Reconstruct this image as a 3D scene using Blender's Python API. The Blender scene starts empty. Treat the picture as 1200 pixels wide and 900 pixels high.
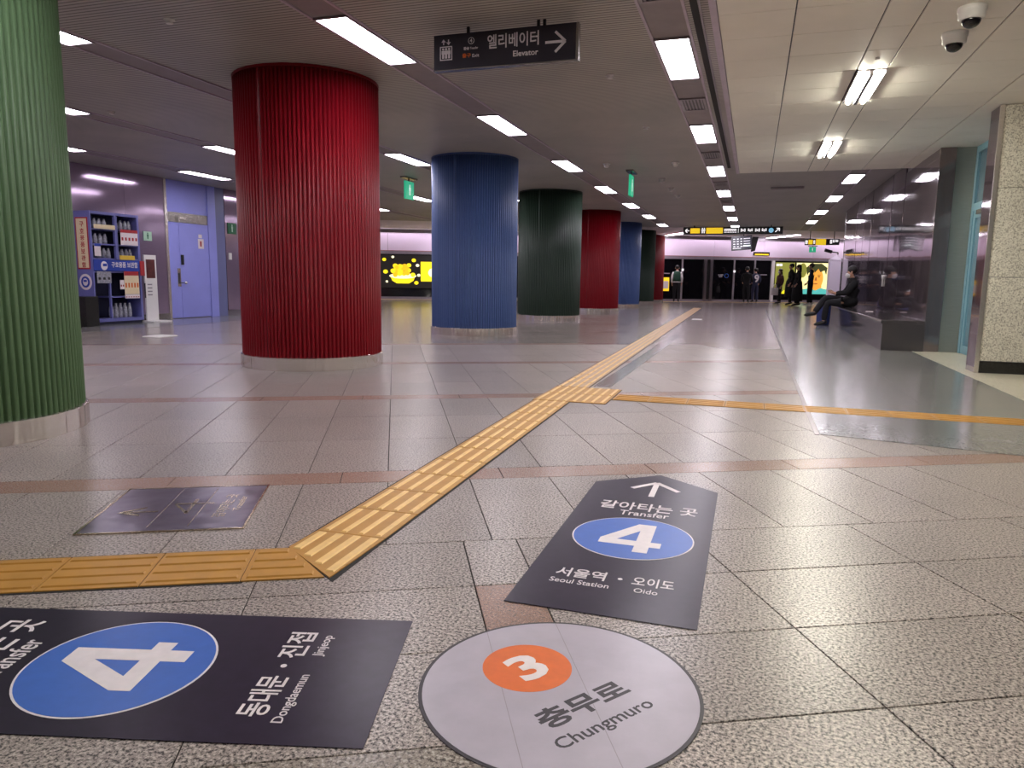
import bpy, bmesh, math, random
from mathutils import Matrix, Vector
random.seed(7)
SC = bpy.context.scene
COL = SC.collection
R = math.radians

# ------------------------------------------------------------------ camera
HEYE = 0.975
def set_camera():
    yaw, pitch, roll = R(18.083), R(8.172), R(0.741)
    fw = Vector((-math.sin(yaw)*math.cos(pitch), math.cos(yaw)*math.cos(pitch), -math.sin(pitch)))
    r = Vector((math.cos(yaw), math.sin(yaw), 0)); u = r.cross(fw)
    r2 = math.cos(roll)*r + math.sin(roll)*u
    u2 = -math.sin(roll)*r + math.cos(roll)*u
    m = Matrix((r2, u2, -fw)).transposed().to_4x4()
    m.translation = (0, 0, HEYE)
    cd = bpy.data.cameras.new('camera'); cam = bpy.data.objects.new('camera', cd)
    cd.sensor_width = 36.0; cd.sensor_fit = 'HORIZONTAL'; cd.lens = 855.13/1200*36
    cd.clip_start = 0.02; cd.clip_end = 200
    cam.matrix_world = m; COL.objects.link(cam); SC.camera = cam
set_camera()

# ------------------------------------------------------------------ world, exposure, lamp strengths
W = bpy.data.worlds.new('world'); SC.world = W; W.use_nodes = True
W.node_tree.nodes['Background'].inputs[0].default_value = (0.5, 0.45, 0.5, 1)
W.node_tree.nodes['Background'].inputs[1].default_value = 0.05
VS = SC.view_settings
VS.view_transform = 'Standard'; VS.look = 'None'; VS.gamma = 1.0; VS.use_curve_mapping = False
VS.exposure = 0.0
SC.cycles.max_bounces = 8; SC.cycles.diffuse_bounces = 4; SC.cycles.glossy_bounces = 4
HALL_LAMP = ((0.97, 0.91, 1.0), 26.0)       # fluorescent panels of the main hall
WARM_LAMP = ((1.0, 0.97, 0.81), 150.0)      # twin tubes in the beige ceiling
PLAT_LAMP = ((1.0, 0.9, 1.0), 26.0)       # tubes over the platform

# ------------------------------------------------------------------ mesh helpers
class MB:
    def __init__(self): self.v = []; self.f = []; self.m = []
    def add(self, vs, fs, mi=0):
        o = len(self.v); self.v += [tuple(p) for p in vs]
        for f in fs: self.f.append([i+o for i in f]); self.m.append(mi)
        return self
    def box(self, x0, x1, y0, y1, z0, z1, mi=0):
        v = [(x0,y0,z0),(x1,y0,z0),(x1,y1,z0),(x0,y1,z0),(x0,y0,z1),(x1,y0,z1),(x1,y1,z1),(x0,y1,z1)]
        return self.add(v, [(3,2,1,0),(4,5,6,7),(0,1,5,4),(1,2,6,5),(2,3,7,6),(3,0,4,7)], mi)
    def bbox(self, x0, x1, y0, y1, z0, z1, b, mi=0):
        """box whose top (z1) edges are chamfered by b"""
        v = [(x0,y0,z0),(x1,y0,z0),(x1,y1,z0),(x0,y1,z0),
             (x0,y0,z1-b),(x1,y0,z1-b),(x1,y1,z1-b),(x0,y1,z1-b),
             (x0+b,y0+b,z1),(x1-b,y0+b,z1),(x1-b,y1-b,z1),(x0+b,y1-b,z1)]
        return self.add(v, [(3,2,1,0),(8,9,10,11),(0,1,5,4),(1,2,6,5),(2,3,7,6),(3,0,4,7),
                            (4,5,9,8),(5,6,10,9),(6,7,11,10),(7,4,8,11)], mi)
    def prism(self, pts, z0, z1, mi=0):
        n = len(pts); v = [(p[0],p[1],z0) for p in pts] + [(p[0],p[1],z1) for p in pts]
        fs = [list(range(n))[::-1], list(range(n, 2*n))] + [(i,(i+1)%n,(i+1)%n+n,i+n) for i in range(n)]
        return self.add(v, fs, mi)
    def disc(self, cx, cy, rx, ry, z0, z1, n=48, mi=0):
        return self.prism([(cx+rx*math.cos(2*math.pi*i/n), cy+ry*math.sin(2*math.pi*i/n)) for i in range(n)], z0, z1, mi)
    def lathe(self, prof, n=32, c=(0,0,0), mi=0, cap=True):
        o = []; fs = []; k = len(prof)
        for i in range(n):
            a = 2*math.pi*i/n
            for r, z in prof: o.append((c[0]+r*math.cos(a), c[1]+r*math.sin(a), c[2]+z))
        for i in range(n):
            j = (i+1) % n
            for q in range(k-1): fs.append((i*k+q, j*k+q, j*k+q+1, i*k+q+1))
        if cap:
            fs.append([i*k for i in range(n)][::-1]); fs.append([i*k+k-1 for i in range(n)])
        return self.add(o, fs, mi)
    def loft(self, rings, n=12, mi=0):
        """rings: (centre, rx, ry) stacked ellipses in the xy plane"""
        o = []; fs = []
        for c, rx, ry in rings:
            for i in range(n):
                a = 2*math.pi*i/n; o.append((c[0]+rx*math.cos(a), c[1]+ry*math.sin(a), c[2]))
        for q in range(len(rings)-1):
            for i in range(n):
                j = (i+1) % n; fs.append((q*n+i, q*n+j, (q+1)*n+j, (q+1)*n+i))
        fs.append(list(range(n))[::-1]); fs.append([(len(rings)-1)*n+i for i in range(n)])
        return self.add(o, fs, mi)
    def tube(self, pts, r, n=8, mi=0):
        pts = [Vector(p) for p in pts]; o = []; fs = []
        rs = r if isinstance(r, (list, tuple)) else [r]*len(pts)
        for i, p in enumerate(pts):
            d = (pts[min(i+1, len(pts)-1)] - pts[max(i-1, 0)]).normalized()
            a = d.orthogonal().normalized() if abs(d.z) > 0.9 else d.cross(Vector((0,0,1))).normalized()
            b = d.cross(a)
            for k in range(n):
                t = 2*math.pi*k/n; o.append(p + rs[i]*(math.cos(t)*a + math.sin(t)*b))
        for i in range(len(pts)-1):
            for k in range(n):
                j = (k+1) % n; fs.append((i*n+k, i*n+j, (i+1)*n+j, (i+1)*n+k))
        fs.append(list(range(n))[::-1]); fs.append([(len(pts)-1)*n+k for k in range(n)])
        return self.add(o, fs, mi)
    def sphere(self, c, rx, ry, rz, n=12, m=8, mi=0):
        prof = []
        o = [(c[0],c[1],c[2]-rz)]; fs = []
        for q in range(1, m):
            t = -math.pi/2 + math.pi*q/m
            for i in range(n):
                a = 2*math.pi*i/n; o.append((c[0]+rx*math.cos(t)*math.cos(a), c[1]+ry*math.cos(t)*math.sin(a), c[2]+rz*math.sin(t)))
        o.append((c[0],c[1],c[2]+rz)); top = len(o)-1
        for i in range(n):
            j = (i+1) % n; fs.append((0, 1+j, 1+i)); fs.append((top, top-n+i, top-n+j))
            for q in range(m-2): fs.append((1+q*n+i, 1+q*n+j, 1+(q+1)*n+j, 1+(q+1)*n+i))
        return self.add(o, fs, mi)
    def mesh(self, name, mats, smooth=False):
        me = bpy.data.meshes.new(name); me.from_pydata(self.v, [], self.f)
        for m in (mats if isinstance(mats, (list, tuple)) else [mats]): me.materials.append(m)
        if any(self.m): me.polygons.foreach_set('material_index', self.m)
        if smooth: me.polygons.foreach_set('use_smooth', [True]*len(self.f))
        me.update(); return me

def link(name, me, parent=None, mx=None):
    o = bpy.data.objects.new(name, me); COL.objects.link(o)
    if parent is not None: o.parent = parent
    if mx is not None: o.matrix_local = mx
    return o
def part(name, mb, mat, parent, smooth=False, label=None, mx=None):
    o = link(name, mb.mesh(name, mat, smooth), parent, mx)
    if label: o['label'] = label
    return o
def stuffpart(*a, **k):
    o = part(*a, **k); o['kind'] = 'stuff'; return o
def tag(o, label, cat, group=None, kind=None):
    o['label'] = label; o['category'] = cat
    if group: o['group'] = group
    if kind: o['kind'] = kind
    return o
def thing(name, label, cat, loc=(0,0,0), rz=0.0, group=None, mx=None):
    o = bpy.data.objects.new(name, None); o.empty_display_size = 0.1; COL.objects.link(o)
    o.matrix_world = mx if mx is not None else Matrix.Translation(loc) @ Matrix.Rotation(rz, 4, 'Z')
    return tag(o, label, cat, group)
def struct(name, mb=None, mat=None, parent=None, loc=(0,0,0), rz=0.0, mx=None):
    o = bpy.data.objects.new(name, mb.mesh(name, mat) if mb else None); COL.objects.link(o)
    o.matrix_local = mx if mx is not None else Matrix.Translation(loc) @ Matrix.Rotation(rz, 4, 'Z')
    if parent is not None: o.parent = parent
    else: o['kind'] = 'structure'
    return o
def copy_tree(o, parent=None):
    c = o.copy(); COL.objects.link(c)
    if parent is not None: c.parent = parent
    for ch in o.children: copy_tree(ch, c)
    return c
def frame(origin, ex, ey):
    ex = Vector(ex).normalized(); ez = ex.cross(Vector(ey)).normalized(); ey = ez.cross(ex)
    m = Matrix((ex, ey, ez)).transposed().to_4x4(); m.translation = origin
    return m
ORD = ['first','second','third','fourth','fifth','sixth','seventh','eighth','ninth','tenth','eleventh','twelfth',
       'thirteenth','fourteenth','fifteenth','sixteenth']

def text(name, s, parent, mat, x0, x1, y0, y1, z0, z1, bold=0.0, label=None, rot=0.0):
    """flat raised lettering fitted to the rectangle x0..x1 / y0..y1 of its parent's plane"""
    cu = bpy.data.curves.new('lettering', 'FONT'); cu.body = s; cu.size = 1.0; cu.extrude = 0.5; cu.offset = bold
    cu.resolution_u = 3
    tmp = bpy.data.objects.new('lettering', cu)
    me = bpy.data.meshes.new_from_object(tmp)
    bpy.data.objects.remove(tmp); bpy.data.curves.remove(cu)
    xs = [v.co.x for v in me.vertices]; ys = [v.co.y for v in me.vertices]
    a, b, c, d = min(xs), max(xs), min(ys), max(ys)
    for v in me.vertices:
        v.co.x = x0 + (v.co.x-a)/(b-a)*(x1-x0); v.co.y = y0 + (v.co.y-c)/(d-c)*(y1-y0)
        v.co.z = z0 + (v.co.z+0.5)*(z1-z0)
    me.materials.clear(); me.materials.append(mat)
    if rot:
        cx, cy = (x0+x1)/2, (y0+y1)/2
        for v in me.vertices:
            dx, dy = v.co.x-cx, v.co.y-cy
            v.co.x = cx + dx*math.cos(rot)-dy*math.sin(rot); v.co.y = cy + dx*math.sin(rot)+dy*math.cos(rot)
    o = link(name, me, parent)
    if label: o['label'] = label
    return o

# ------------------------------------------------------------------ materials
def srgb(r, g, b):
    f = lambda c: (c/255)/12.92 if c/255 <= 0.04045 else ((c/255+0.055)/1.055)**2.4
    return (f(r), f(g), f(b), 1)
class N:
    def __init__(self, name):
        self.m = bpy.data.materials.new(name); self.m.use_nodes = True
        self.t = self.m.node_tree; self.b = self.t.nodes['Principled BSDF']
    def n(self, typ, **kw):
        x = self.t.nodes.new(typ)
        for k, v in kw.items(): setattr(x, k, v)
        return x
    def l(self, a, b): self.t.links.new(a, b)
    def pos(self): return self.n('ShaderNodeNewGeometry').outputs['Position']
    def noise(self, scale, detail=4, vec=None, rough=0.6):
        x = self.n('ShaderNodeTexNoise'); x.inputs['Scale'].default_value = scale
        x.inputs['Detail'].default_value = detail; x.inputs['Roughness'].default_value = rough
        self.l(vec if vec is not None else self.pos(), x.inputs['Vector']); return x.outputs['Fac']
    def ramp(self, fac, stops):
        x = self.n('ShaderNodeValToRGB'); e = x.color_ramp.elements
        while len(e) < len(stops): e.new(0.5)
        for i, (p, c) in enumerate(stops): e[i].position = p; e[i].color = c
        self.l(fac, x.inputs[0]); return x.outputs[0]
    def mix(self, a, b, fac, mode='MIX'):
        x = self.n('ShaderNodeMix', data_type='RGBA', blend_type=mode)
        for s, v in ((0, fac), (6, a), (7, b)):
            if hasattr(v, 'links') or hasattr(v, 'is_linked'): self.l(v, x.inputs[s])
            else: x.inputs[s].default_value = v
        return x.outputs[2]
    def bump(self, h, strength=0.2, dist=0.002):
        x = self.n('ShaderNodeBump'); x.inputs['Strength'].default_value = strength
        x.inputs['Distance'].default_value = dist; self.l(h, x.inputs['Height'])
        self.l(x.outputs[0], self.b.inputs['Normal'])
    def math(self, op, a, b=0.0):
        x = self.n('ShaderNodeMath', operation=op)
        for i, v in enumerate((a, b)):
            if hasattr(v, 'is_linked'): self.l(v, x.inputs[i])
            else: x.inputs[i].default_value = v
        return x.outputs[0]

def plain(name, col, rough=0.5, metal=0.0, vary=0.08, nscale=6.0, spec=0.5):
    k = N(name); k.b.inputs['Roughness'].default_value = rough; k.b.inputs['Metallic'].default_value = metal
    k.b.inputs['Specular IOR Level'].default_value = spec
    f = k.noise(nscale); lo = tuple(c*(1-vary) for c in col[:3])+(1,); hi = tuple(min(1, c*(1+vary)) for c in col[:3])+(1,)
    k.l(k.ramp(f, [(0.3, lo), (0.7, hi)]), k.b.inputs['Base Color'])
    return k.m
def emit(name, col, strength, base=(0.8,0.8,0.8,1)):
    k = N(name); k.b.inputs['Base Color'].default_value = base
    k.b.inputs['Emission Color'].default_value = tuple(col[:3])+(1,); k.b.inputs['Emission Strength'].default_value = strength
    return k.m
def granite(name, base, dark, light, scale=190, rough=0.3, tint=0.10, amount=0.5, spec=0.5):
    k = N(name); p = k.pos()
    f1 = k.noise(scale, 2, p, 0.7)
    c = k.ramp(f1, [(0.40, dark), (0.475, base), (0.55, base), (0.62, light)])
    f2 = k.noise(1.3, 3, p)
    g = k.ramp(f2, [(0.3, (0.86,0.86,0.86,1)), (0.7, (1.06,1.06,1.06,1))])
    c = k.mix(c, g, 1.0, 'MULTIPLY')
    oi = k.n('ShaderNodeObjectInfo').outputs['Random']
    t = k.ramp(oi, [(0, (1-tint, 1-tint, 1-tint, 1)), (1, (1+tint*0.4, 1+tint*0.4, 1+tint*0.4, 1))])
    c = k.mix(c, t, 1.0, 'MULTIPLY')
    k.l(c, k.b.inputs['Base Color'])
    rr = k.n('ShaderNodeMapRange'); k.l(f1, rr.inputs[0])
    rr.inputs[1].default_value = 0.3; rr.inputs[2].default_value = 0.7
    rr.inputs[3].default_value = rough*1.25; rr.inputs[4].default_value = rough*0.85
    k.l(rr.outputs[0], k.b.inputs['Roughness']); k.b.inputs['Specular IOR Level'].default_value = spec
    k.bump(f1, 0.04, 0.0006)
    return k.m
def steel(name, col, rough=0.2, wave=0.0, wscale=1.2, brush=True, metal=1.0):
    k = N(name); k.b.inputs['Metallic'].default_value = metal; p = k.pos()
    mp = k.n('ShaderNodeMapping'); k.l(p, mp.inputs[0]); mp.inputs['Scale'].default_value = (1, 1, 60) if brush else (1, 1, 1)
    f = k.noise(6 if brush else 2, 3, mp.outputs[0])
    lo = tuple(c*0.9 for c in col[:3])+(1,); hi = tuple(min(1, c*1.1) for c in col[:3])+(1,)
    k.l(k.ramp(f, [(0.3, lo), (0.7, hi)]), k.b.inputs['Base Color'])
    k.b.inputs['Roughness'].default_value = rough
    if wave: k.bump(k.noise(wscale, 1, p), wave, 0.02)
    return k.m

M = {}
M['floor'] = granite('speckled granite', srgb(152,141,137), srgb(38,33,33), srgb(214,204,198), 118, 0.29, 0.12)
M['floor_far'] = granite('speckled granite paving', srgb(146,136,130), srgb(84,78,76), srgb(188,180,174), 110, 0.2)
M['floor_pink'] = granite('pink granite band', srgb(152,122,110), srgb(78,58,52), srgb(190,164,152), 130, 0.26)
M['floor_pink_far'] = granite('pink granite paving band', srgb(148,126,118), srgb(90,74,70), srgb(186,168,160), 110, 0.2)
M['floor_dark'] = granite('dark grey stone paving', srgb(122,121,120), srgb(112,111,110), srgb(132,131,130), 40, 0.17, 0.08)
M['floor_light'] = granite('cream stone paving', srgb(196,190,172), srgb(165,158,142), srgb(215,210,196), 90, 0.28, 0.05)
M['grout'] = plain('dark grout', srgb(38,34,32), 0.85)
M['granite_wall'] = granite('pale granite cladding', srgb(228,222,208), srgb(158,151,140), srgb(242,238,226), 85, 0.32, 0.04)
M['granite_black'] = granite('black granite', srgb(40,39,38), srgb(24,23,23), srgb(70,68,66), 200, 0.18, 0.05)
M['granite_bench'] = granite('dark granite bench', srgb(74,70,72), srgb(46,43,45), srgb(104,98,100), 160, 0.10, 0.05)
M['red'] = plain('red enamelled metal', srgb(118,10,23), 0.40, 0, 0.05, 6, 0.25)
M['blue'] = plain('blue enamelled metal', srgb(66,86,134), 0.40, 0, 0.05, 6, 0.3)
M['green'] = plain('green enamelled metal', srgb(78,102,70), 0.45, 0, 0.05, 6, 0.25)
M['dkgreen'] = plain('dark green enamelled metal', srgb(36,50,40), 0.4, 0, 0.05, 6, 0.35)
M['chrome'] = steel('brushed stainless steel', srgb(225,218,212), 0.2, metal=0.75)
M['steel_dark'] = steel('polished dark steel', srgb(124,110,120), 0.06, 0.13, 1.6, False, metal=0.72)
M['steel_mid'] = steel('brushed grey steel', srgb(165,160,156), 0.22, metal=0.8)
M['steel_purple'] = steel('hairline steel panel', srgb(158,138,162), 0.10, 0.14, 0.9, metal=0.55)
def streaks():
    k = N('polished skirting steel with vertical ripples'); p = k.pos(); k.b.inputs['Metallic'].default_value = 0.9
    k.b.inputs['Roughness'].default_value = 0.14; k.b.inputs['Base Color'].default_value = srgb(228,220,214)
    mp = k.n('ShaderNodeMapping'); k.l(p, mp.inputs[0]); mp.inputs['Scale'].default_value = (1, 1, 0.05)
    k.bump(k.noise(9, 2, mp.outputs[0]), 0.9, 0.05); return k.m
M['ring'] = streaks()
M['alu'] = steel('aluminium trim', srgb(150,142,148), 0.35)
M['trim_light'] = plain('pale aluminium edge', srgb(190,176,190), 0.4, 0.3)
M['beige'] = plain('beige ceiling panel', srgb(246,241,230), 0.6, 0, 0.03, 2)
M['white'] = plain('white plastic', srgb(225,222,220), 0.4, 0, 0.03)
M['offwhite'] = plain('white print', srgb(222,214,218), 0.45, 0, 0.05, 30)
M['black'] = plain('black plastic', srgb(22,21,23), 0.35)
M['rubber'] = plain('black rubber seal', srgb(20,18,18), 0.7)
M['sign_dark'] = plain('dark sign board', srgb(44,40,50), 0.35)
M['vinyl'] = plain('dark violet vinyl', srgb(38,29,48), 0.3, 0, 0.18, 25, 0.3)
M['vinyl_blue'] = plain('blue vinyl', srgb(58,100,186), 0.34, 0, 0.05, 25)
M['vinyl_grey'] = plain('pale grey vinyl', srgb(172,165,180), 0.3, 0, 0.05, 12)
M['vinyl_orange'] = plain('orange vinyl', srgb(214,104,40), 0.36, 0, 0.06, 30)
M['ink'] = plain('dark ink', srgb(44,40,46), 0.4)
M['tactile'] = plain('ochre tactile ceramic', srgb(178,130,58), 0.42, 0, 0.10, 9)
M['tactile_bar'] = plain('pale tactile and bar highlight', srgb(226,190,124), 0.4, 0, 0.08, 20)  # the bars' grazing highlight put into colour; plain pale yellow at the platform
M['tactile_glare'] = plain('tactile ceramic with painted glare', srgb(176,138,100), 0.3, 0, 0.08, 9)  # paler ochre, glare of the far run put into the colour
M['pale_green'] = plain('pale green plate', srgb(170,205,180), 0.5)
M['dark_green'] = plain('dark green plate', srgb(20,96,60), 0.5)
M['bronze'] = steel('worn bronze plate', srgb(140,130,146), 0.28, 0.25, 9, False)
M['bronze_hi'] = steel('polished raised metal', srgb(200,185,160), 0.25, 0, 1, False)
M['door_blue'] = plain('pale blue painted steel', srgb(146,150,226), 0.42, 0, 0.04, 2)
M['door_blue_shade'] = plain('pale blue steel with painted shade', srgb(108,112,156), 0.42, 0, 0.04, 2)  # door blue darkened, shade of the panel put into the colour
M['lift_blue'] = plain('light blue frame paint', srgb(120,160,178), 0.35, 0, 0.04, 2)
M['cab'] = plain('violet blue painted metal', srgb(104,106,168), 0.4, 0, 0.05, 3)
M['cab_in'] = plain('dark navy cabinet back', srgb(38,40,66), 0.6)
M['hdr_blue'] = plain('royal blue header', srgb(34,62,160), 0.4)
M['paper'] = plain('white paper', srgb(226,214,216), 0.6, 0, 0.03, 10)
M['cream'] = plain('cream card', srgb(226,208,170), 0.6, 0, 0.03, 10)
M['redprint'] = plain('red print', srgb(170,36,44), 0.5)
M['yellowprint'] = plain('yellow print', srgb(214,180,60), 0.5)
M['pouch'] = plain('grey plastic pouch', srgb(150,150,160), 0.25, 0, 0.35, 30)
M['lav'] = plain('lavender enamel panel', srgb(236,222,240), 0.3, 0, 0.02, 2)
M['psd_grey'] = plain('grey platform door rail', srgb(150,142,150), 0.35, 0.3)
M['psd_glass'] = plain('dark tinted glass', srgb(14,13,17), 0.06, 0, 0.1, 2, 0.6)
M['plat_ceiling'] = plain('pale platform ceiling', srgb(232,226,228), 0.6, 0, 0.06, 3)
M['wall_grey'] = plain('grey wall panel', srgb(120,112,120), 0.4)
M['skin'] = plain('skin', srgb(196,150,126), 0.55, 0, 0.04, 30)
M['hair'] = plain('black hair', srgb(22,19,18), 0.5)
M['cloth_black'] = plain('black wool cloth', srgb(17,16,19), 0.9, 0, 0.2, 60)
M['cloth_navy'] = plain('navy cloth', srgb(38,42,68), 0.85, 0, 0.15, 60)
M['cloth_jean'] = plain('dark trousers cloth', srgb(22,21,27), 0.85, 0, 0.2, 60)
M['cloth_green'] = plain('green vest cloth', srgb(28,66,50), 0.8, 0, 0.1, 60)
M['cloth_brown'] = plain('brown fleece', srgb(74,46,42), 0.95, 0, 0.3, 60)
M['cloth_white'] = plain('white cloth', srgb(214,208,210), 0.8, 0, 0.05, 40)
M['cloth_blue'] = plain('blue nylon', srgb(52,62,120), 0.5, 0, 0.1, 20)
M['diffuser'] = emit('lit hall diffuser', HALL_LAMP[0], HALL_LAMP[1])
M['tube'] = emit('lit warm tube', WARM_LAMP[0], WARM_LAMP[1])
M['plat_tube'] = emit('lit platform tube', PLAT_LAMP[0], PLAT_LAMP[1])
M['cove_tube'] = emit('lit cove tube', (1.0, 0.88, 1.0), 14.0)
M['exit_green'] = emit('lit green exit sign', (0.03, 0.55, 0.30), 0.6, srgb(20,150,100))
M['exit_white'] = emit('lit white pictogram', (0.7, 1.0, 0.85), 0.6)
M['lit_yellow'] = emit('lit yellow sign', srgb(240,200,40), 0.85, srgb(230,190,30))
M['lit_white'] = emit('lit white sign', (1, 0.95, 0.98), 0.9)
M['lit_cyan'] = emit('lit cyan sign', srgb(90,180,220), 0.8)
M['ad_black'] = emit('lit black advert', srgb(24,20,18), 1.0, srgb(15,13,12))
M['ad_yellow'] = emit('lit yellow advert', srgb(250,228,30), 1.1, srgb(200,180,30))
M['ad_gold'] = emit('lit golden advert', srgb(245,185,20), 1.1, srgb(200,150,30))
M['ad_cream'] = emit('lit cream advert', srgb(255,248,190), 1.0)
M['ad_lemon'] = emit('lit lemon advert', srgb(248,236,130), 1.0)
M['ad_olive'] = emit('lit olive advert', srgb(130,132,56), 0.9, srgb(120,120,50))
M['ad_orange'] = emit('lit orange advert', srgb(236,164,60), 1.0, srgb(200,130,60))
M['ad_shade'] = emit('lit brown advert', srgb(168,96,36), 0.9, srgb(120,80,40))
M['ad_hair'] = emit('lit dark green advert', srgb(62,66,28), 0.9, srgb(40,40,20))
M['ad_teal'] = emit('lit teal advert', srgb(90,190,180), 0.9, srgb(60,150,150))
M['screen'] = emit('monitor screen', srgb(52,46,62), 1.0, srgb(20,20,26))
M['screen_txt'] = emit('monitor lettering', srgb(205,205,215), 0.45)
def ceiling_mat():
    k = N('dark slatted ceiling'); p = k.pos(); s = k.n('ShaderNodeSeparateXYZ'); k.l(p, s.inputs[0])
    w = k.math('SINE', k.math('MULTIPLY', s.outputs['Y'], 2*math.pi/0.05))
    f = k.ramp(k.math('ADD', k.math('MULTIPLY', w, 0.5), 0.5), [(0.0, srgb(88,84,82)), (0.35, srgb(176,172,166)), (1.0, srgb(180,176,170))])
    g = k.ramp(k.noise(0.9, 4, p), [(0.3, (0.85,0.85,0.85,1)), (0.7, (1.1,1.08,1.06,1))])
    k.l(k.mix(f, g, 1.0, 'MULTIPLY'), k.b.inputs['Base Color'])
    k.b.inputs['Roughness'].default_value = 0.45
    k.bump(w, 0.4, 0.004); return k.m
M['ceiling'] = ceiling_mat()
M['channel'] = plain('grey channel strip', srgb(140,130,132), 0.5)

# ------------------------------------------------------------------ setting: floor
TA = R(27.25); CT, ST = math.cos(TA), math.sin(TA)
def uv2xy(u, v): return (u*CT - v*ST, u*ST + v*CT)
PSY = lambda x: 38.8 + 0.515*x          # line of the platform screen doors
ZC, ZB = 3.035, 2.89                    # hall ceiling, beige ceiling
XW, XL = 2.40, -12.2                    # steel wall right, steel wall left

hall = [(-22,-7),(8,-7),(8,24),(11,24),(11,PSY(11)),(-22,PSY(-22))]
floor = struct('floor', MB().prism(hall, -0.12, -0.004), M['grout'])
def inside(x, y):
    if y > PSY(x)-0.15 or y < -6.5: return False
    if x < XL-0.2 and y < 21: return False
    if x > XW+0.2 and 12 < y < 23: return False
    if x > 7.5 or x < -19: return False
    return True
def spans():
    """(u0,u1,v0,v1,kind) of every paving slab, two laying patterns meeting at v = 2.62"""
    out = []
    us = [0.245 - 0.695*k for k in range(18, 0, -1)] + [0.245, 0.445, 1.12] + [1.12+0.695*k for k in range(1, 12)]
    vs = [2.62, 2.215, 1.81, 1.415, 1.02] + [1.02-0.395*k for k in range(1, 14)]
    for i in range(len(us)-1):
        for j in range(len(vs)-1):
            pk = abs(us[i]-0.245) < 1e-6 and j >= 1
            out.append((us[i], us[i+1], vs[j+1], vs[j], 'p' if pk else 'g'))
    us = [0.355 + 0.396*k for k in range(-42, 68)]
    rows = [(2.62, 3.47, 'g')]; v = 3.47
    while v < 42:
        rows.append((v, v+0.20, 'p')); rows += [(v+0.20, v+0.95, 'g'), (v+0.95, v+1.70, 'g'), (v+1.70, v+2.45, 'g')]; v += 2.45
    for a, b, kd in rows:
        if kd == 'p':
            for i in range(0, len(us)-3, 2): out.append((us[i]+0.17, us[i+2]+0.17, a, b, 'p'))
        else:
            for i in range(len(us)-1): out.append((us[i], us[i+1], a, b, 'g'))
    return out
def build_floor():
    near, far = [], []
    for s in spans():
        x, y = uv2xy((s[0]+s[1])/2, (s[2]+s[3])/2)
        if not inside(x, y): continue
        covered = 0.75 < x < 2.0 and 5.6 < y < 27
        fwd = y*math.cos(R(18.08)) - x*math.sin(R(18.08)); side = x*math.cos(R(18.08)) + y*math.sin(R(18.08))
        vis = fwd > 1.2 and abs(side) < 0.74*fwd + 0.4 and not covered
        if vis: near.append((math.hypot(x, y), s, x, y))
        else: far.append(s)
    near.sort(key=lambda t: t[0])
    far += [t[1] for t in near[290:]]
    cache = {}; g = 0.0021
    for d, s, x, y in near[:290]:
        key = (round(s[1]-s[0], 3), round(s[3]-s[2], 3), s[4])
        if key not in cache:
            a, b = key[0]/2-g, key[1]/2-g
            cache[key] = MB().bbox(-a, a, -b, b, -0.0038, 0.0, 0.0012).mesh('tile', M['floor_pink' if s[4] == 'p' else 'floor'])
        link('tile', cache[key], floor, Matrix.Translation((x, y, random.uniform(-0.0005, 0.0003))) @ Matrix.Rotation(TA, 4, 'Z'))
    for kd, mat in (('g', 'floor_far'), ('p', 'floor_pink_far')):
        mb = MB()
        for s in far:
            if s[4] != kd: continue
            q = [uv2xy(*p) for p in ((s[0]+g,s[2]+g),(s[1]-g,s[2]+g),(s[1]-g,s[3]-g),(s[0]+g,s[3]-g))]
            n = [(p[0], p[1], -0.0039) for p in q] + [(p[0], p[1], 0.0) for p in q]
            mb.add(n, [(4,5,6,7),(0,1,5,4),(1,2,6,5),(2,3,7,6),(3,0,4,7)])
        o = part('paving_slabs', mb, M[mat], floor); o['kind'] = 'stuff'
build_floor()

def slab_zone(poly_fn, xs, ys, mat, z, name):
    """rectangular slabs on corridor axes, clipped by poly_fn(x0,x1,y0,y1) -> polygon"""
    for i in range(len(xs)-1):
        for j in range(len(ys)-1):
            pts = poly_fn(xs[i]+0.0015, xs[i+1]-0.0015, ys[j]+0.0015, ys[j+1]-0.0015)
            if pts: part('tile', MB().prism(pts, 0.0012, z), mat, name)
def dark_poly(a, b, c, d):
    if d < 5.3:
        return [(a, 5.05-0.2*(a-0.46)), (b, 5.05-0.2*(b-0.46)), (b, d), (a, d)]
    return [(a,c),(b,c),(b,d),(a,d)]
dk = struct('trim_1', MB().box(0.43, 0.457, 5.03, 27.2, 0.0005, 0.004), M['alu'])     # steel strip beside the dark paving
slab_zone(dark_poly, [0.46, 1.355, 2.25], [4.5, 5.2]+[5.2+0.92*k for k in range(1, 25)], M['floor_dark'], 0.0032, floor)
slab_zone(dark_poly, [2.25, 3.1], [4.5, 5.2, 6.1, 7.1], M['floor_dark'], 0.0032, floor)
slab_zone(lambda a,b,c,d: [(a,c),(b,c),(b,d),(a,d)], [2.25, 2.85, 3.45, 4.05], [7.1, 7.7, 8.3, 8.9, 9.5, 10.1, 10.7, 11.3, 11.9, 12.04], M['floor_light'], 0.0032, floor)
slab_zone(lambda a,b,c,d: [(a,c),(b,c),(b,d),(a,d)], [-12.2, -11.4, -10.6], [3+0.9*k for k in range(20)], M['floor_dark'], 0.0032, floor)
slab_zone(lambda a,b,c,d: [(a,c),(b,c),(b,d),(a,d)], [-1.36, -1.2], [6.6+0.9*k for k in range(9)], M['floor_dark'], 0.0032, floor)

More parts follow.
